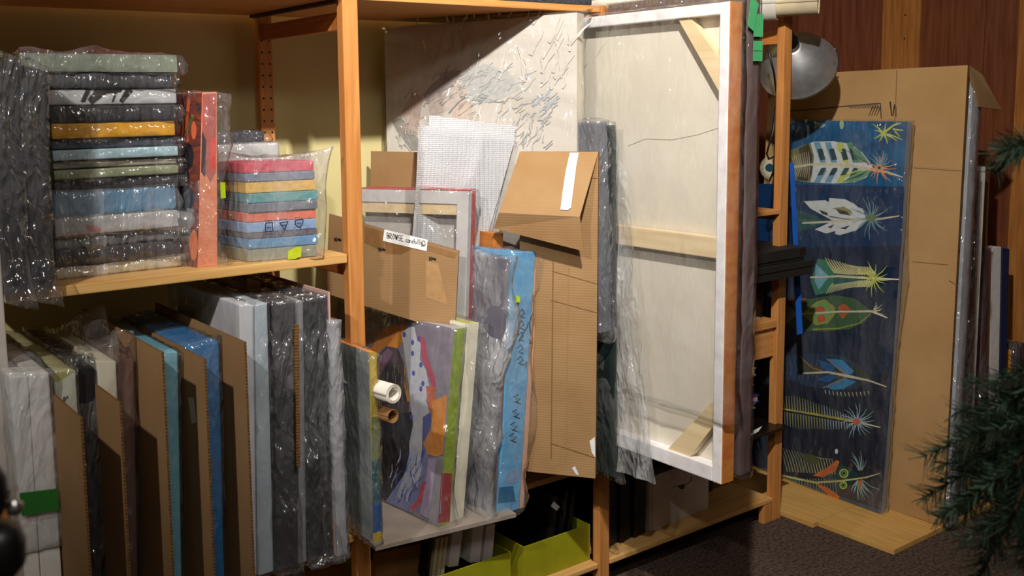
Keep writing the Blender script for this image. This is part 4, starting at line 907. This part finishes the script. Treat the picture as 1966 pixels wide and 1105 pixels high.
# ------------------------------------------------------------------ clamp lamp with aluminium reflector
lc = at(1531, 127, Y=0.10); ld = Vector((0.50, -0.42, -0.50)).normalized()
ld = (rt*0.46-up*0.40+fw*0.55).normalized()
ld = (fw*0.80+rt*0.46-up*0.42).normalized()
t = thing('clamp_lamp', 'aluminium bowl clamp lamp hanging on the right shelf post', 'lamp', lc)
e1 = ld.cross(Vector((0, 0, 1))).normalized(); e2 = e1.cross(ld)
Rr = 0.136; V = []; Fc = []; prof = [(0.028, -0.135), (0.035, -0.13), (0.06, -0.112), (0.094, -0.082), (0.115, -0.048), (0.128, -0.016), (Rr, 0.0), (Rr+0.003, 0.003), (Rr, 0.005)]
sg = 48
def lathe(name, prof, mat, parent, o=lc, ax=ld, a1=e1, a2=e2, **k):
    V = [o+ax*h+(a1*math.cos(2*math.pi*j/sg)+a2*math.sin(2*math.pi*j/sg))*r for r, h in prof for j in range(sg)]
    Fc = [(i*sg+j, i*sg+(j+1) % sg, (i+1)*sg+(j+1) % sg, (i+1)*sg+j) for i in range(len(prof)-1) for j in range(sg)]
    return obj(name, V, Fc, mat, parent, smooth=True, **k)
o = lathe('reflector', prof, M('spun aluminium', (214, 214, 216), 0.42, c2=(190, 190, 192), scale=30, metal=0.85, bump=0.08), t); o.modifiers.new('thickness', 'SOLIDIFY').thickness = 0.001
lathe('rim', [(Rr, 0), (Rr+0.004, 0.002), (Rr+0.0045, 0.0055), (Rr+0.001, 0.007), (Rr, 0)], m_steel, t)
lathe('socket', [(0.0, -0.215), (0.019, -0.213), (0.021, -0.17), (0.027, -0.165), (0.028, -0.132), (0.0, -0.13)], m_pblack, t)
lathe('bulb', [(0.0, -0.02), (0.02, -0.025), (0.03, -0.05), (0.026, -0.08), (0.013, -0.11), (0.013, -0.128)], m_white, t)
for a in (0.5, 2.6, 4.4):
    p = lc+(e1*math.cos(a)+e2*math.sin(a))*(Rr+0.004)
    tube('guard_clip', [p-ld*0.004, p+ld*0.012, p+ld*0.016+(p-lc).normalized()*0.006], 0.0022, m_steel, t)
q = [at(1475, 95, Y=0.03), at(1486, 140, Y=0.03), at(1492, 190, Y=0.035), at(1484, 250, Y=0.03), at(1472, 295, Y=0.03), at(1476, 305, Y=0.03), at(1488, 300, Y=0.04)]
tube('cord', q, 0.0035, m_pblack, t)
tube('cord', [at(1449, 120, Y=0.0), at(1452, 200, Y=0.0), at(1454, 280, Y=0.0), at(1450, 330, Y=0.0), at(1443, 346, Y=0.0)], 0.003, m_pblack, t)
tube('clamp_arm', [lc-ld*0.2, at(1500, 80, Y=0.03)], 0.006, m_steel, t)
# rolls on top of the right bay
a = at(1442, 5, Y=-0.02); b = at(1560, -2, Y=-0.10)
ax_ = Vector((0.55, -0.55, 0)).normalized()
pr = thing('paper_roll', 'cream cardboard tube inside a white paper roll on top of the right bay', 'roll', Vector((3.0, 0.1, 1.801)))
ctr = Vector((3.005, -0.03, 1.801+0.062))
pe = at(1572, 4, Y=-0.13); pm = at(1496, 8, Y=-0.02)
dd = (pe-pm).normalized()
spiral_roll('inner_tube', pm-dd*0.3, pe, 0.043, 1.6, M('cream tube', (226, 208, 172), 0.7), pr, gap=0.004, th=0.0012)
spiral_roll('outer_paper', pm-dd*0.4, pm-dd*0.005, 0.056, 2.3, M('white paper', (238, 232, 218), 0.7), pr, gap=0.003)
pe = at(1222, -8, Y=0.02)
spiral_roll('paper_roll', pe+Vector((-0.02, 0.3, 0)), pe, 0.042, 5.5, M('white paper', (238, 232, 218), 0.7), label='rolled white paper lying on top beside the middle post', cat='roll', loc=pe, gap=0.0045)
plain('black_portfolio', 'black portfolio lying flat on top between the two rolls', 'portfolio', box8(2.30, 2.72, 0.02, 0.40, 1.799, 1.822), m_pblack)
# ------------------------------------------------------------------ right side: plywood, feather painting, cardboard, leaning pictures
plain('plywood_sheet', 'front plywood sheet lying on the carpet under the big flat cardboard', 'board', box8(3.075, 4.05, -0.41, -0.125, 0.001, 0.019), m_ply, bevel=0.001)
plain('plywood_sheet', 'rear plywood sheet on the carpet reaching to the right shelf post', 'board', box8(3.05, 4.05, -0.123, 0.50, 0.001, 0.019), m_ply, bevel=0.001)
# feather painting
fb = at(1690, 985, Z=0.022); e = (at(1503, 915, Z=0.022)-fb).normalized(); ft = at(1742, 233, Y=-0.205)
wF = 0.56; bt = ft+e*wF
N8 = SL(fb, ft, bt, 0.03)
t, cvF = wrapped('wrapped_canvas', 'tall dark blue painting of seven feathers in clear plastic', 'painting', N8,
    [M('grey blue edge', (120, 126, 140), 0.6), M('midnight blue ground', (8, 104, 156), 0.45, 'brush', c2=(8, 66, 110), scale=3)], p_thin, fm=[0, 0, 1, 0, 0, 0], off=0.004, amp=0.007, cell=0.022,
    ears=[((0.5, 0, 0.6), (0.005, -0.018, 0), 0.3), ((0, 0, 0), (0, -0.01, -0.004), 0.08)])
nN = (N8[0]-N8[3]).cross(N8[7]-N8[3]); ps = []; rr = random.Random(5)
def poly(c, *p): ps.append((list(p), c))
def line(c, w, w2, *p): ps.append((stroke(list(p), w, w2), c))
def burst(cx, cy, r0_, r1, n, c, w=1.6, a0=0, a1=6.28):
    for k in range(n):
        a = a0+(a1-a0)*k/n+rr.uniform(-0.15, 0.15); r = r1*rr.uniform(0.6, 1.1)
        line(c, w, 0.5, (cx+math.cos(a)*r0_, cy+math.sin(a)*r0_), (cx+math.cos(a+0.1)*r*0.6, cy+math.sin(a+0.1)*r*0.6), (cx+math.cos(a)*r, cy+math.sin(a)*r))
cr = (214, 206, 176); wht = (214, 220, 222); ol = (120, 126, 84); tl_ = (40, 110, 108); lg = (190, 206, 90); bl = (110, 164, 190); dkt = (22, 66, 78)
# lower ground: navy paint, with the dimmer light lower down painted in too
poly((10, 50, 92), (1454, 352), (1736, 358), (1730, 470), (1450, 480)); poly((12, 34, 62), (1450, 480), (1729, 470), (1712, 720), (1442, 700)); poly((12, 26, 48), (1442, 700), (1712, 720), (1692, 980), (1440, 890))
# starburst, moons
for a in ((1676, 238), (1680, 250), (1679, 266), (1688, 272), (1704, 276), (1722, 270), (1733, 268), (1700, 238)): line(lg, 4.5, 1, (1696, 256), ((1696+a[0])/2+1, (256+a[1])/2-1), a)
line(lg, 5, 2, (1698, 254), (1716, 240), (1730, 236)); line(lg, 4, 1.5, (1714, 248), (1734, 250)); line(lg, 3, 1, (1718, 252), (1728, 262))
poly((170, 190, 140), *ell(1616, 239, 4, 9)); poly((120, 170, 190), *ell(1575, 240, 10, 5)); poly((110, 160, 170), *ell(1523, 245, 3, 5))
# tuft left
for k in range(22):
    a = math.radians(110+k*7); line(cr, 3, 1.2, (1484, 322), (1484+math.cos(a)*14, 322+math.sin(a)*14), (1484+math.cos(a)*25, 322+math.sin(a)*24))
poly((30, 80, 96), *ell(1478, 322, 9, 8))
# feather 1
poly(wht, (1510, 292), (1535, 281), (1562, 272), (1600, 271), (1632, 276), (1655, 292), (1672, 314), (1676, 322), (1664, 340), (1640, 350), (1600, 352), (1558, 350), (1528, 346), (1512, 330))
poly(ol, (1510, 292), (1535, 281), (1556, 274), (1563, 300), (1560, 330), (1556, 349), (1528, 346), (1512, 330))
poly((66, 60, 44), (1533, 284), (1552, 276), (1560, 300), (1558, 335), (1550, 348), (1530, 345), (1540, 318))
for k in range(9): line((190, 180, 150), 2, 1, (1526+k*3.6, 318), (1520+k*4, 300-k*1.2)); line((180, 172, 140), 2, 1, (1526+k*3.6, 320), (1520+k*4, 336+k*0.8))
for k, (x, c) in enumerate(((1562, bl), (1583, bl), (1606, lg), (1625, (80, 140, 110)))):
    poly(c, (x, 273), (x+12, 273), (x+24, 312), (x+13, 312)); poly(c, (x, 350), (x+12, 350), (x+26, 326), (x+14, 325))
for x in (1566, 1588, 1610, 1628): poly(dkt, (x+3, 286), (x+13, 285), (x+19, 306), (x+9, 308)); poly(dkt, (x+3, 337), (x+13, 336), (x+21, 322), (x+11, 322))
poly((92, 148, 116), (1632, 278), (1652, 290), (1668, 312), (1650, 312), (1640, 296)); poly((110, 160, 120), (1616, 350), (1644, 348), (1664, 338), (1676, 326), (1650, 328))
poly(lg, (1606, 280), (1614, 282), (1618, 292), (1610, 290)); line(lg, 4, 2, (1612, 346), (1634, 332), (1656, 324))
for k in range(7): line((40, 90, 84), 1.6, 0.8, (1668, 316-k*0.4), (1648-k*4, 300-k*2)); line((40, 90, 84), 1.4, 0.8, (1668, 328), (1648-k*4, 340+k))
line(cr, 4, 6, (1520, 321), (1570, 314), (1630, 317), (1680, 326)); line(cr, 6, 2, (1680, 326), (1706, 331), (1733, 340))
burst(1688, 322, 3, 34, 16, (226, 158, 110), 3); burst(1690, 320, 5, 30, 12, bl, 2, -2.4, -0.3)
# feather 2
poly((38, 84, 84), (1520, 398), (1560, 412), (1592, 424), (1560, 438), (1528, 446)); poly((70, 110, 100), (1528, 420), (1590, 424), (1560, 432))
poly(wht, (1543, 386), (1585, 384), (1591, 388), (1592, 380), (1622, 382), (1640, 391), (1648, 398), (1656, 400), (1662, 416), (1660, 428), (1644, 442), (1612, 451), (1603, 449), (1604, 443), (1586, 448), (1564, 440), (1600, 424), (1556, 400))
poly((150, 150, 100), (1596, 400), (1620, 396), (1634, 404), (1637, 412), (1616, 404)); poly((60, 60, 44), (1572, 402), (1588, 408), (1590, 414), (1578, 410))
poly((60, 60, 44), (1604, 400), (1626, 406), (1634, 414), (1612, 410)); poly((60, 60, 44), (1612, 438), (1632, 432), (1624, 440)); poly((60, 60, 44), (1588, 436), (1602, 430), (1596, 438))
line(dkt, 2, 1, (1592, 415), (1620, 420), (1660, 421)); line(cr, 3, 5, (1540, 428), (1600, 425), (1660, 421)); line(cr, 6, 2, (1660, 421), (1690, 420), (1727, 414))
burst(1672, 418, 4, 40, 22, (120, 160, 170), 2.2); poly((110, 130, 90), *ell(1672, 418, 10, 7))
# feather 3
poly((60, 128, 104), (1570, 496), (1588, 500), (1620, 526), (1600, 560), (1566, 566), (1556, 540)); poly((120, 180, 200), (1566, 506), (1592, 530), (1572, 556), (1564, 540))
poly((150, 200, 214), (1574, 516), (1584, 526), (1572, 528))
for k in range(16):
    x = 1590+k*5; line((206, 200, 140), 4.2, 1.2, (x+16, 527), (x+4, 512), (x-6+k*0.4, 494+k*1.6)); line((190, 190, 140), 4.2, 1.2, (x+16, 538), (x+4, 550), (x-4, 564-k*1.4))
poly((30, 96, 84), (1600, 524), (1640, 528), (1670, 533), (1640, 540), (1600, 546))
line(cr, 3, 5, (1555, 532), (1610, 530), (1676, 534)); line(cr, 5, 2, (1676, 534), (1726, 536)); burst(1677, 534, 3, 34, 14, (180, 190, 90), 3)
# feather 4
poly((60, 96, 60), (1512, 590), (1550, 574), (1600, 566), (1640, 572), (1664, 590), (1676, 598), (1660, 618), (1630, 632), (1580, 636), (1530, 634), (1510, 618))
poly((140, 160, 70), (1540, 604), (1566, 582), (1584, 576), (1600, 586), (1604, 602), (1590, 620), (1566, 624)); poly((110, 170, 90), (1562, 590), (1580, 578), (1594, 590), (1592, 606), (1576, 618), (1562, 606))
poly((204, 84, 30), *ell(1575, 594, 9, 7)); poly((204, 84, 30), *ell(1577, 611, 9, 7)); poly((190, 90, 50), (1608, 590), (1620, 582), (1634, 594), (1612, 596)); poly((190, 90, 50), (1610, 602), (1630, 600), (1618, 612))
poly((160, 80, 30), (1512, 574), (1550, 572), (1530, 590)); line((150, 160, 60), 3, 1.5, (1560, 632), (1610, 630), (1650, 620), (1672, 602)); line((170, 150, 90), 3, 1.5, (1540, 604), (1568, 580), (1584, 575), (1604, 592))
line(cr, 3, 4, (1540, 602), (1610, 598), (1674, 597)); line(cr, 5, 2, (1674, 597), (1704, 610)); burst(1676, 597, 3, 20, 8, cr, 1.6, -1.2, 0.4)
for k in range(9): line((150, 150, 110), 1.6, 0.8, (1528, 602), (1508, 582+k*5))
# feather 5
poly((24, 52, 84), (1505, 682), (1560, 678), (1610, 680), (1650, 700), (1672, 730), (1650, 745), (1600, 750), (1550, 740), (1510, 728))
for k in range(11): line((60, 90, 130), 1.5, 0.8, (1512+k*8, 708), (1506+k*9, 686)); line((60, 90, 130), 1.5, 0.8, (1512+k*8, 710), (1506+k*9, 728))
poly((70, 70, 44), (1540, 690), (1580, 708), (1560, 720), (1536, 706)); poly((40, 96, 150), (1570, 690), (1604, 700), (1600, 716), (1580, 708)); poly((40, 90, 150), (1568, 728), (1598, 716), (1606, 724), (1590, 734))
poly((80, 86, 44), (1598, 708), (1624, 720), (1608, 728)); poly((60, 140, 190), (1586, 688), (1616, 690), (1640, 712), (1628, 722), (1604, 704)); poly((56, 134, 184), (1584, 742), (1622, 726), (1644, 732), (1620, 746), (1600, 748))
poly((54, 60, 40), (1630, 690), (1660, 712), (1672, 730), (1648, 722)); poly((54, 60, 40), (1640, 734), (1668, 732), (1650, 744))
line((160, 130, 90), 2, 2, (1590, 690), (1608, 706), (1628, 722)); line((160, 130, 90), 2, 2, (1580, 744), (1606, 732), (1628, 722)); line((160, 120, 80), 2, 2, (1536, 684), (1560, 706), (1580, 712))
line(cr, 3, 5, (1540, 716), (1590, 714), (1630, 722)); line(cr, 5, 2, (1630, 722), (1668, 730), (1702, 742))
for k in range(12): line((190, 186, 160), 2, 1, (1584+k*7.5, 748+math.sin(k/4)*5), (1586+k*7.5, 756+math.sin(k/4)*5))
# feather 6
for k in range(26):
    x = 1504+k*5.2; h = 26+4*math.sin(k/3) if k < 15 else 22-(k-15)*1.2
    c = (150, 150, 104) if k < 15 else (150, 164, 168); line(c, 2.6, 1, (x+2, 786+k*0.9), (x, 786+k*0.9-h)); line(c, 2.6, 1, (x+2, 790+k*0.9), (x+3, 790+k*0.9+h*0.95))
line((170, 160, 80), 3, 5, (1500, 784), (1560, 794), (1640, 808)); line(cr, 5, 2, (1640, 808), (1690, 820)); burst(1646, 808, 3, 34, 18, (160, 190, 206), 2.4); poly((214, 104, 60), *ell(1644, 809, 8, 6))
# feather 7
poly((22, 60, 66), (1590, 900), (1612, 888), (1640, 902), (1650, 912), (1636, 930), (1600, 936), (1580, 918))
for k in range(18):
    x = 1504+k*5.4; line((150, 150, 110), 2.4, 1, (x+8, 905+k*0.3), (x+1, 880), (x-6, 858+k*1.4)); line((110, 130, 110), 2.2, 1, (x+8, 918), (x+10, 934+k*0.8), (x+8, 946+k*1.2))
poly((80, 84, 56), *ell(1556, 880, 16, 9, 14, 0.3))
poly((200, 110, 50), (1560, 912), (1590, 896), (1606, 882), (1612, 886), (1604, 904), (1580, 916)); poly((200, 110, 50), (1562, 924), (1590, 936), (1612, 952), (1610, 960), (1590, 950))
for cx, cy, r in ((1620, 908, 9), (1619, 931, 7.5)): poly((170, 206, 90), *ell(cx, cy, r, r)); poly((20, 50, 50), *ell(cx, cy, r*0.68, r*0.68)); poly((130, 190, 80), *ell(cx, cy, r*0.5, r*0.5)); poly((14, 20, 24), *ell(cx, cy, r*0.33, r*0.33))
line((190, 190, 120), 4, 3, (1500, 912), (1566, 926), (1620, 922), (1662, 916)); line(cr, 3, 1, (1662, 916), (1690, 908)); burst(1650, 918, 4, 44, 16, (140, 170, 170), 2.4, 0.6, 2.4); burst(1652, 906, 4, 40, 8, (140, 170, 170), 2.2, -2.2, -1.0)
poly((190, 110, 60), (1646, 924), (1656, 920), (1652, 938)); poly((200, 214, 220), *ell(1606, 866, 3, 5))
decal('painted_feathers', cvF, N8[0], nN, ps, off=0.0008)
# blue strip
q = [at(1516, 312, X=3.12), at(1524, 312, X=3.12), at(1541, 640, X=3.12), at(1530, 642, X=3.12)]
prism('blue_tape_strip', q, Vector((0.0015, 0, 0)), M('bright blue tape', (24, 92, 190), 0.6), None, label='bright blue strip hanging right of the right shelf post', cat='tape', loc=q[0])
# big flat cardboard behind the feather painting
fb = at(1810, 1010, Z=0.022); ft = at(1858, 125, X=fb.x+0.125)
bt = ft+Vector((0.03, 0.80, 0)); bt = Vector((ft.x, 0.44, ft.z-0.01))
Q8 = SL(fb, ft, bt, 0.012)
t = thing('cardboard_box', 'tall flat cardboard box behind the blue feather painting', 'cardboard box', base_of(Q8))
cb = hexa('side_panel', Q8, [M('smooth cardboard', (178, 141, 96), 0.8, 'card', (164, 127, 82), axis='y', scale=4, bump=0.12, spec=0.2), m_flute], t, fm=[1, 1, 0, 0, 1, 1])
nQ = (Q8[0]-Q8[3]).cross(Q8[7]-Q8[3])
a, b = at(1858, 126, Y=ft.y), at(1886, 142, X=ft.x+0.12)
prism('top_flap', [Q8[2], at(1886, 143, Y=ft.y-0.01), at(1923, 211, Y=ft.y-0.01), at(1880, 205, Y=ft.y-0.01)], Vector((0.004, 0.012, 0)), m_cardy, t)
ps = []; bk = (44, 38, 34)
line(bk, 2, 1.6, (1516, 213), (1600, 206), (1640, 202), (1690, 198)); line(bk, 2, 1.6, (1690, 198), (1692, 228)); line(bk, 3, 2, (1709, 195), (1712, 222)); line(bk, 3, 2, (1718, 200), (1714, 222)); line(bk, 2, 2, (1720, 204), (1720, 224))
for k in range(12): line((90, 80, 74), 3, 1.5, (1628+k*5, 202-k*0.3), (1634+k*5, 208)); 
for k in range(4): line(bk, 2, 1, (1676+k*5, 204), (1668+k*5, 222))
line((132, 96, 56), 1.6, 1.6, (1722, 134), (1712, 400), (1690, 980)); line((132, 96, 56), 1.2, 1.2, (1754, 322), (1846, 328)); line((132, 96, 56), 1.2, 1.2, (1752, 502), (1820, 508)); line((190, 150, 100), 1.2, 1.2, (1752, 318), (1846, 324)); line((120, 86, 50), 1.6, 1, (1822, 538), (1838, 548))
decal('marker_lines', t, Q8[0], nQ, ps, off=0.001, label='black marker lines and creases')
# leaning pictures between cardboard and wall
def lean(label, tl, tr, br, bl, Y, mt, pl=None, depth=0.55, zb=0.021, name='wrapped_canvas', **w):
    f = [at(*bl, Y=Y), at(*br, Y=Y), at(*tr, Y=Y+0.066), at(*tl, Y=Y+0.066)]; f[0].z = f[1].z = zb
    f = [p+Vector((0.014, 0, 0)) for p in f]; c8 = f+[p+Vector((0, depth, 0)) for p in f]
    if pl is None: return plain('framed_panel' if name == 'wrapped_canvas' else name, label, 'painting', c8, mt, bevel=0.002)
    return wrapped(name, label, 'painting', c8, mt, pl, off=0.002, amp=0.006, cell=0.02, **w)
lean('silvery grey wrapped slab right behind the tall flat cardboard box', (1865, 143), (1881, 143), (1833, 1002), (1816, 1006), -0.425, M('silver wrap', (176, 178, 184), 0.4), p_mid, ears=[((0.5, 0, 0), (0, -0.01, -0.002), 0.06)])
lean('black wrapped slab between the silvery slab and the white frame strip', (1872, 330), (1877, 330), (1853, 990), (1840, 995), -0.405, m_black, p_mid)
lean('slim white edged frame right of the black wrapped slab', (1878, 320), (1889, 320), (1861, 900), (1853, 905), -0.37, m_white)
lean('brown wooden panel behind the slim white frame', (1868, 287), (1899, 291), (1874, 900), (1862, 900), -0.31, M('brown panel', (110, 72, 36), 0.5, 'wood', (90, 56, 26), axis='z'), zb=0.022)
lean('dark maroon slab between the slim white frame and the broad white one', (1884, 476), (1899, 476), (1890, 912), (1877, 912), -0.33, M('dark maroon', (66, 34, 34), 0.5), p_thin)
lean('broad white canvas edge near the right wall', (1902, 476), (1919, 474), (1911, 915), (1893, 915), -0.315, m_white)
lean('navy canvas edge right of the broad white one', (1921, 476), (1935, 478), (1924, 915), (1912.5, 915), -0.305, M('navy edge', (20, 44, 84), 0.5))
lean('golden orange slim frame at the far right', (1938, 672), (1946, 670), (1937, 905), (1926, 905), -0.31, M('golden orange', (190, 124, 30), 0.45))
lean('dark brown wrapped slab at the far right edge', (1949, 660), (1972, 660), (1966, 905), (1940, 905), -0.325, M('dark cocoa', (58, 44, 42), 0.5), p_thin)
# ------------------------------------------------------------------ foreground: conifer and tripod knob
def ray_at(px, py, dist): return CAM+(fw+(px-CX)/FPX*rt-(py-CY)/FPX*up).normalized()*dist
tr0 = ray_at(2130, 700, 1.55); 
tree = thing('conifer', 'small artificial conifer at the right edge in the foreground', 'tree', (tr0.x, tr0.y, 0))
tube('trunk', [Vector((tr0.x, tr0.y, z)) for z in (0, 0.6, 1.2, 1.75)], [0.022, 0.018, 0.012, 0.004], M('bark brown', (70, 52, 38), 0.9), tree)
box('stand', (tr0.x-0.14, tr0.x+0.14, tr0.y-0.02, tr0.y+0.02, 0.0, 0.03), m_pblack, tree); box('stand', (tr0.x-0.02, tr0.x+0.02, tr0.y-0.14, tr0.y+0.14, 0.0305, 0.06), m_pblack, tree)
m_need = M('needle green', (104, 134, 112), 0.6, c2=(56, 82, 66), scale=40)
rr = random.Random(9)
def branch(tip, h, nb_=3):
    a = Vector((tr0.x, tr0.y, h)); tip = Vector(tip)
    n = 9; pts = [a.lerp(tip, i/(n-1))+Vector((0, 0, 0.035*math.sin(i/(n-1)*math.pi))) for i in range(n)]
    br = tube('branch', pts, [0.006-0.0005*i for i in range(n)], MATS['bark brown'], tree, seg=5)
    V = []; Fc = []
    def needles(pts, dens):
        for i in range(len(pts)-1):
            d = pts[i+1]-pts[i]; l = d.length; dn = d.normalized()
            for k in range(int(l*dens)):
                p = pts[i]+d*rr.random(); r = Vector((rr.gauss(0, 1), rr.gauss(0, 1), rr.gauss(0, 1))); r -= dn*r.dot(dn); r.normalize()
                v = (r+dn*0.6).normalized()*rr.uniform(0.02, 0.034); w = v.cross(dn).normalized()*0.0012
                s = len(V); V.extend([p-w, p+w, p+v+w*0.5, p+v-w*0.5]); Fc.append((s, s+1, s+2, s+3))
    needles(pts[3:], 1500)
    for j in range(nb_*2):
        i = 3+int(j/2)*(n-4)//max(1, nb_); i = min(i, n-2); d = (pts[i+1]-pts[i]).normalized(); s = d.cross(Vector((0, 0, 1))).normalized()*(1 if j % 2 else -1)
        tw = [pts[i]+(d*0.7+s*0.6+Vector((0, 0, rr.uniform(-0.25, 0.1))))*u*0.11 for u in (0, 0.5, 1)]
        needles(tw, 1500)
    obj('needles', V, Fc, m_need, br, kind='stuff')
for px, py, di, dh, k in ((1908, 332, 1.50, 0.03, 1), (1862, 885, 1.42, 0.10, 3), (1905, 935, 1.36, 0.12, 3), (1855, 985, 1.40, 0.14, 3), (1895, 1050, 1.34, 0.14, 3), (1950, 900, 1.30, 0.1, 3), (1935, 1010, 1.28, 0.14, 3), (1960, 1090, 1.28, 0.14, 3), (1880, 1105, 1.38, 0.16, 2)):
    tp = ray_at(px, py, di); branch(tp, tp.z+dh, k)
for k in range(20):
    h = 0.35+1.3*k/19; an = k*2.4; ln = 0.32*(1-0.75*k/19)+0.05
    v = rt*math.cos(an)+Vector((fw.x, fw.y, 0)).normalized()*math.sin(an)
    v = ((-v if v.dot(rt) < 0 else v)+rt*0.9).normalized()
    branch((tr0.x+v.x*ln, tr0.y+v.y*ln, h-0.06), h, 2)
c = ray_at(4, 1050, 0.80)
tp = thing('tripod', 'black rounded tripod knobs at the lower left corner in the foreground', 'tripod', (c.x-0.03, c.y, 0))
sg = 24; zup = Vector((0, 0, 1)); xr_ = Vector((1, 0, 0)); yr_ = Vector((0, 1, 0))
mk = M('satin black rubber', (16, 16, 18), 0.4)
lathe('lower_knob', [(0, -0.022), (0.012, -0.021), (0.019, -0.012), (0.020, 0.004), (0.017, 0.014), (0.009, 0.019), (0, 0.02)], mk, tp, o=c+Vector((-0.004, 0, 0)), ax=zup, a1=xr_, a2=yr_)
lathe('upper_knob', [(0, -0.018), (0.010, -0.017), (0.015, -0.006), (0.014, 0.010), (0.009, 0.019), (0, 0.021)], mk, tp, o=c+Vector((-0.008, 0, 0.042)), ax=zup, a1=xr_, a2=yr_)
lathe('lock_screw', [(0, -0.006), (0.005, -0.005), (0.006, 0.002), (0, 0.006)], m_steel, tp, o=c+Vector((0.009, -0.004, 0.029)), ax=zup, a1=xr_, a2=yr_)
tube('column', [Vector((c.x-0.012, c.y, 0.02)), Vector((c.x-0.012, c.y, c.z+0.04))], 0.008, mk, tp)
for a in (0.3, 2.4, 4.5):
    tube('leg', [Vector((c.x-0.012, c.y, 0.5)), Vector((c.x-0.012-0.25*abs(math.cos(a))-0.05, c.y+0.28*math.sin(a), 0.012))], 0.009, mk, tp)
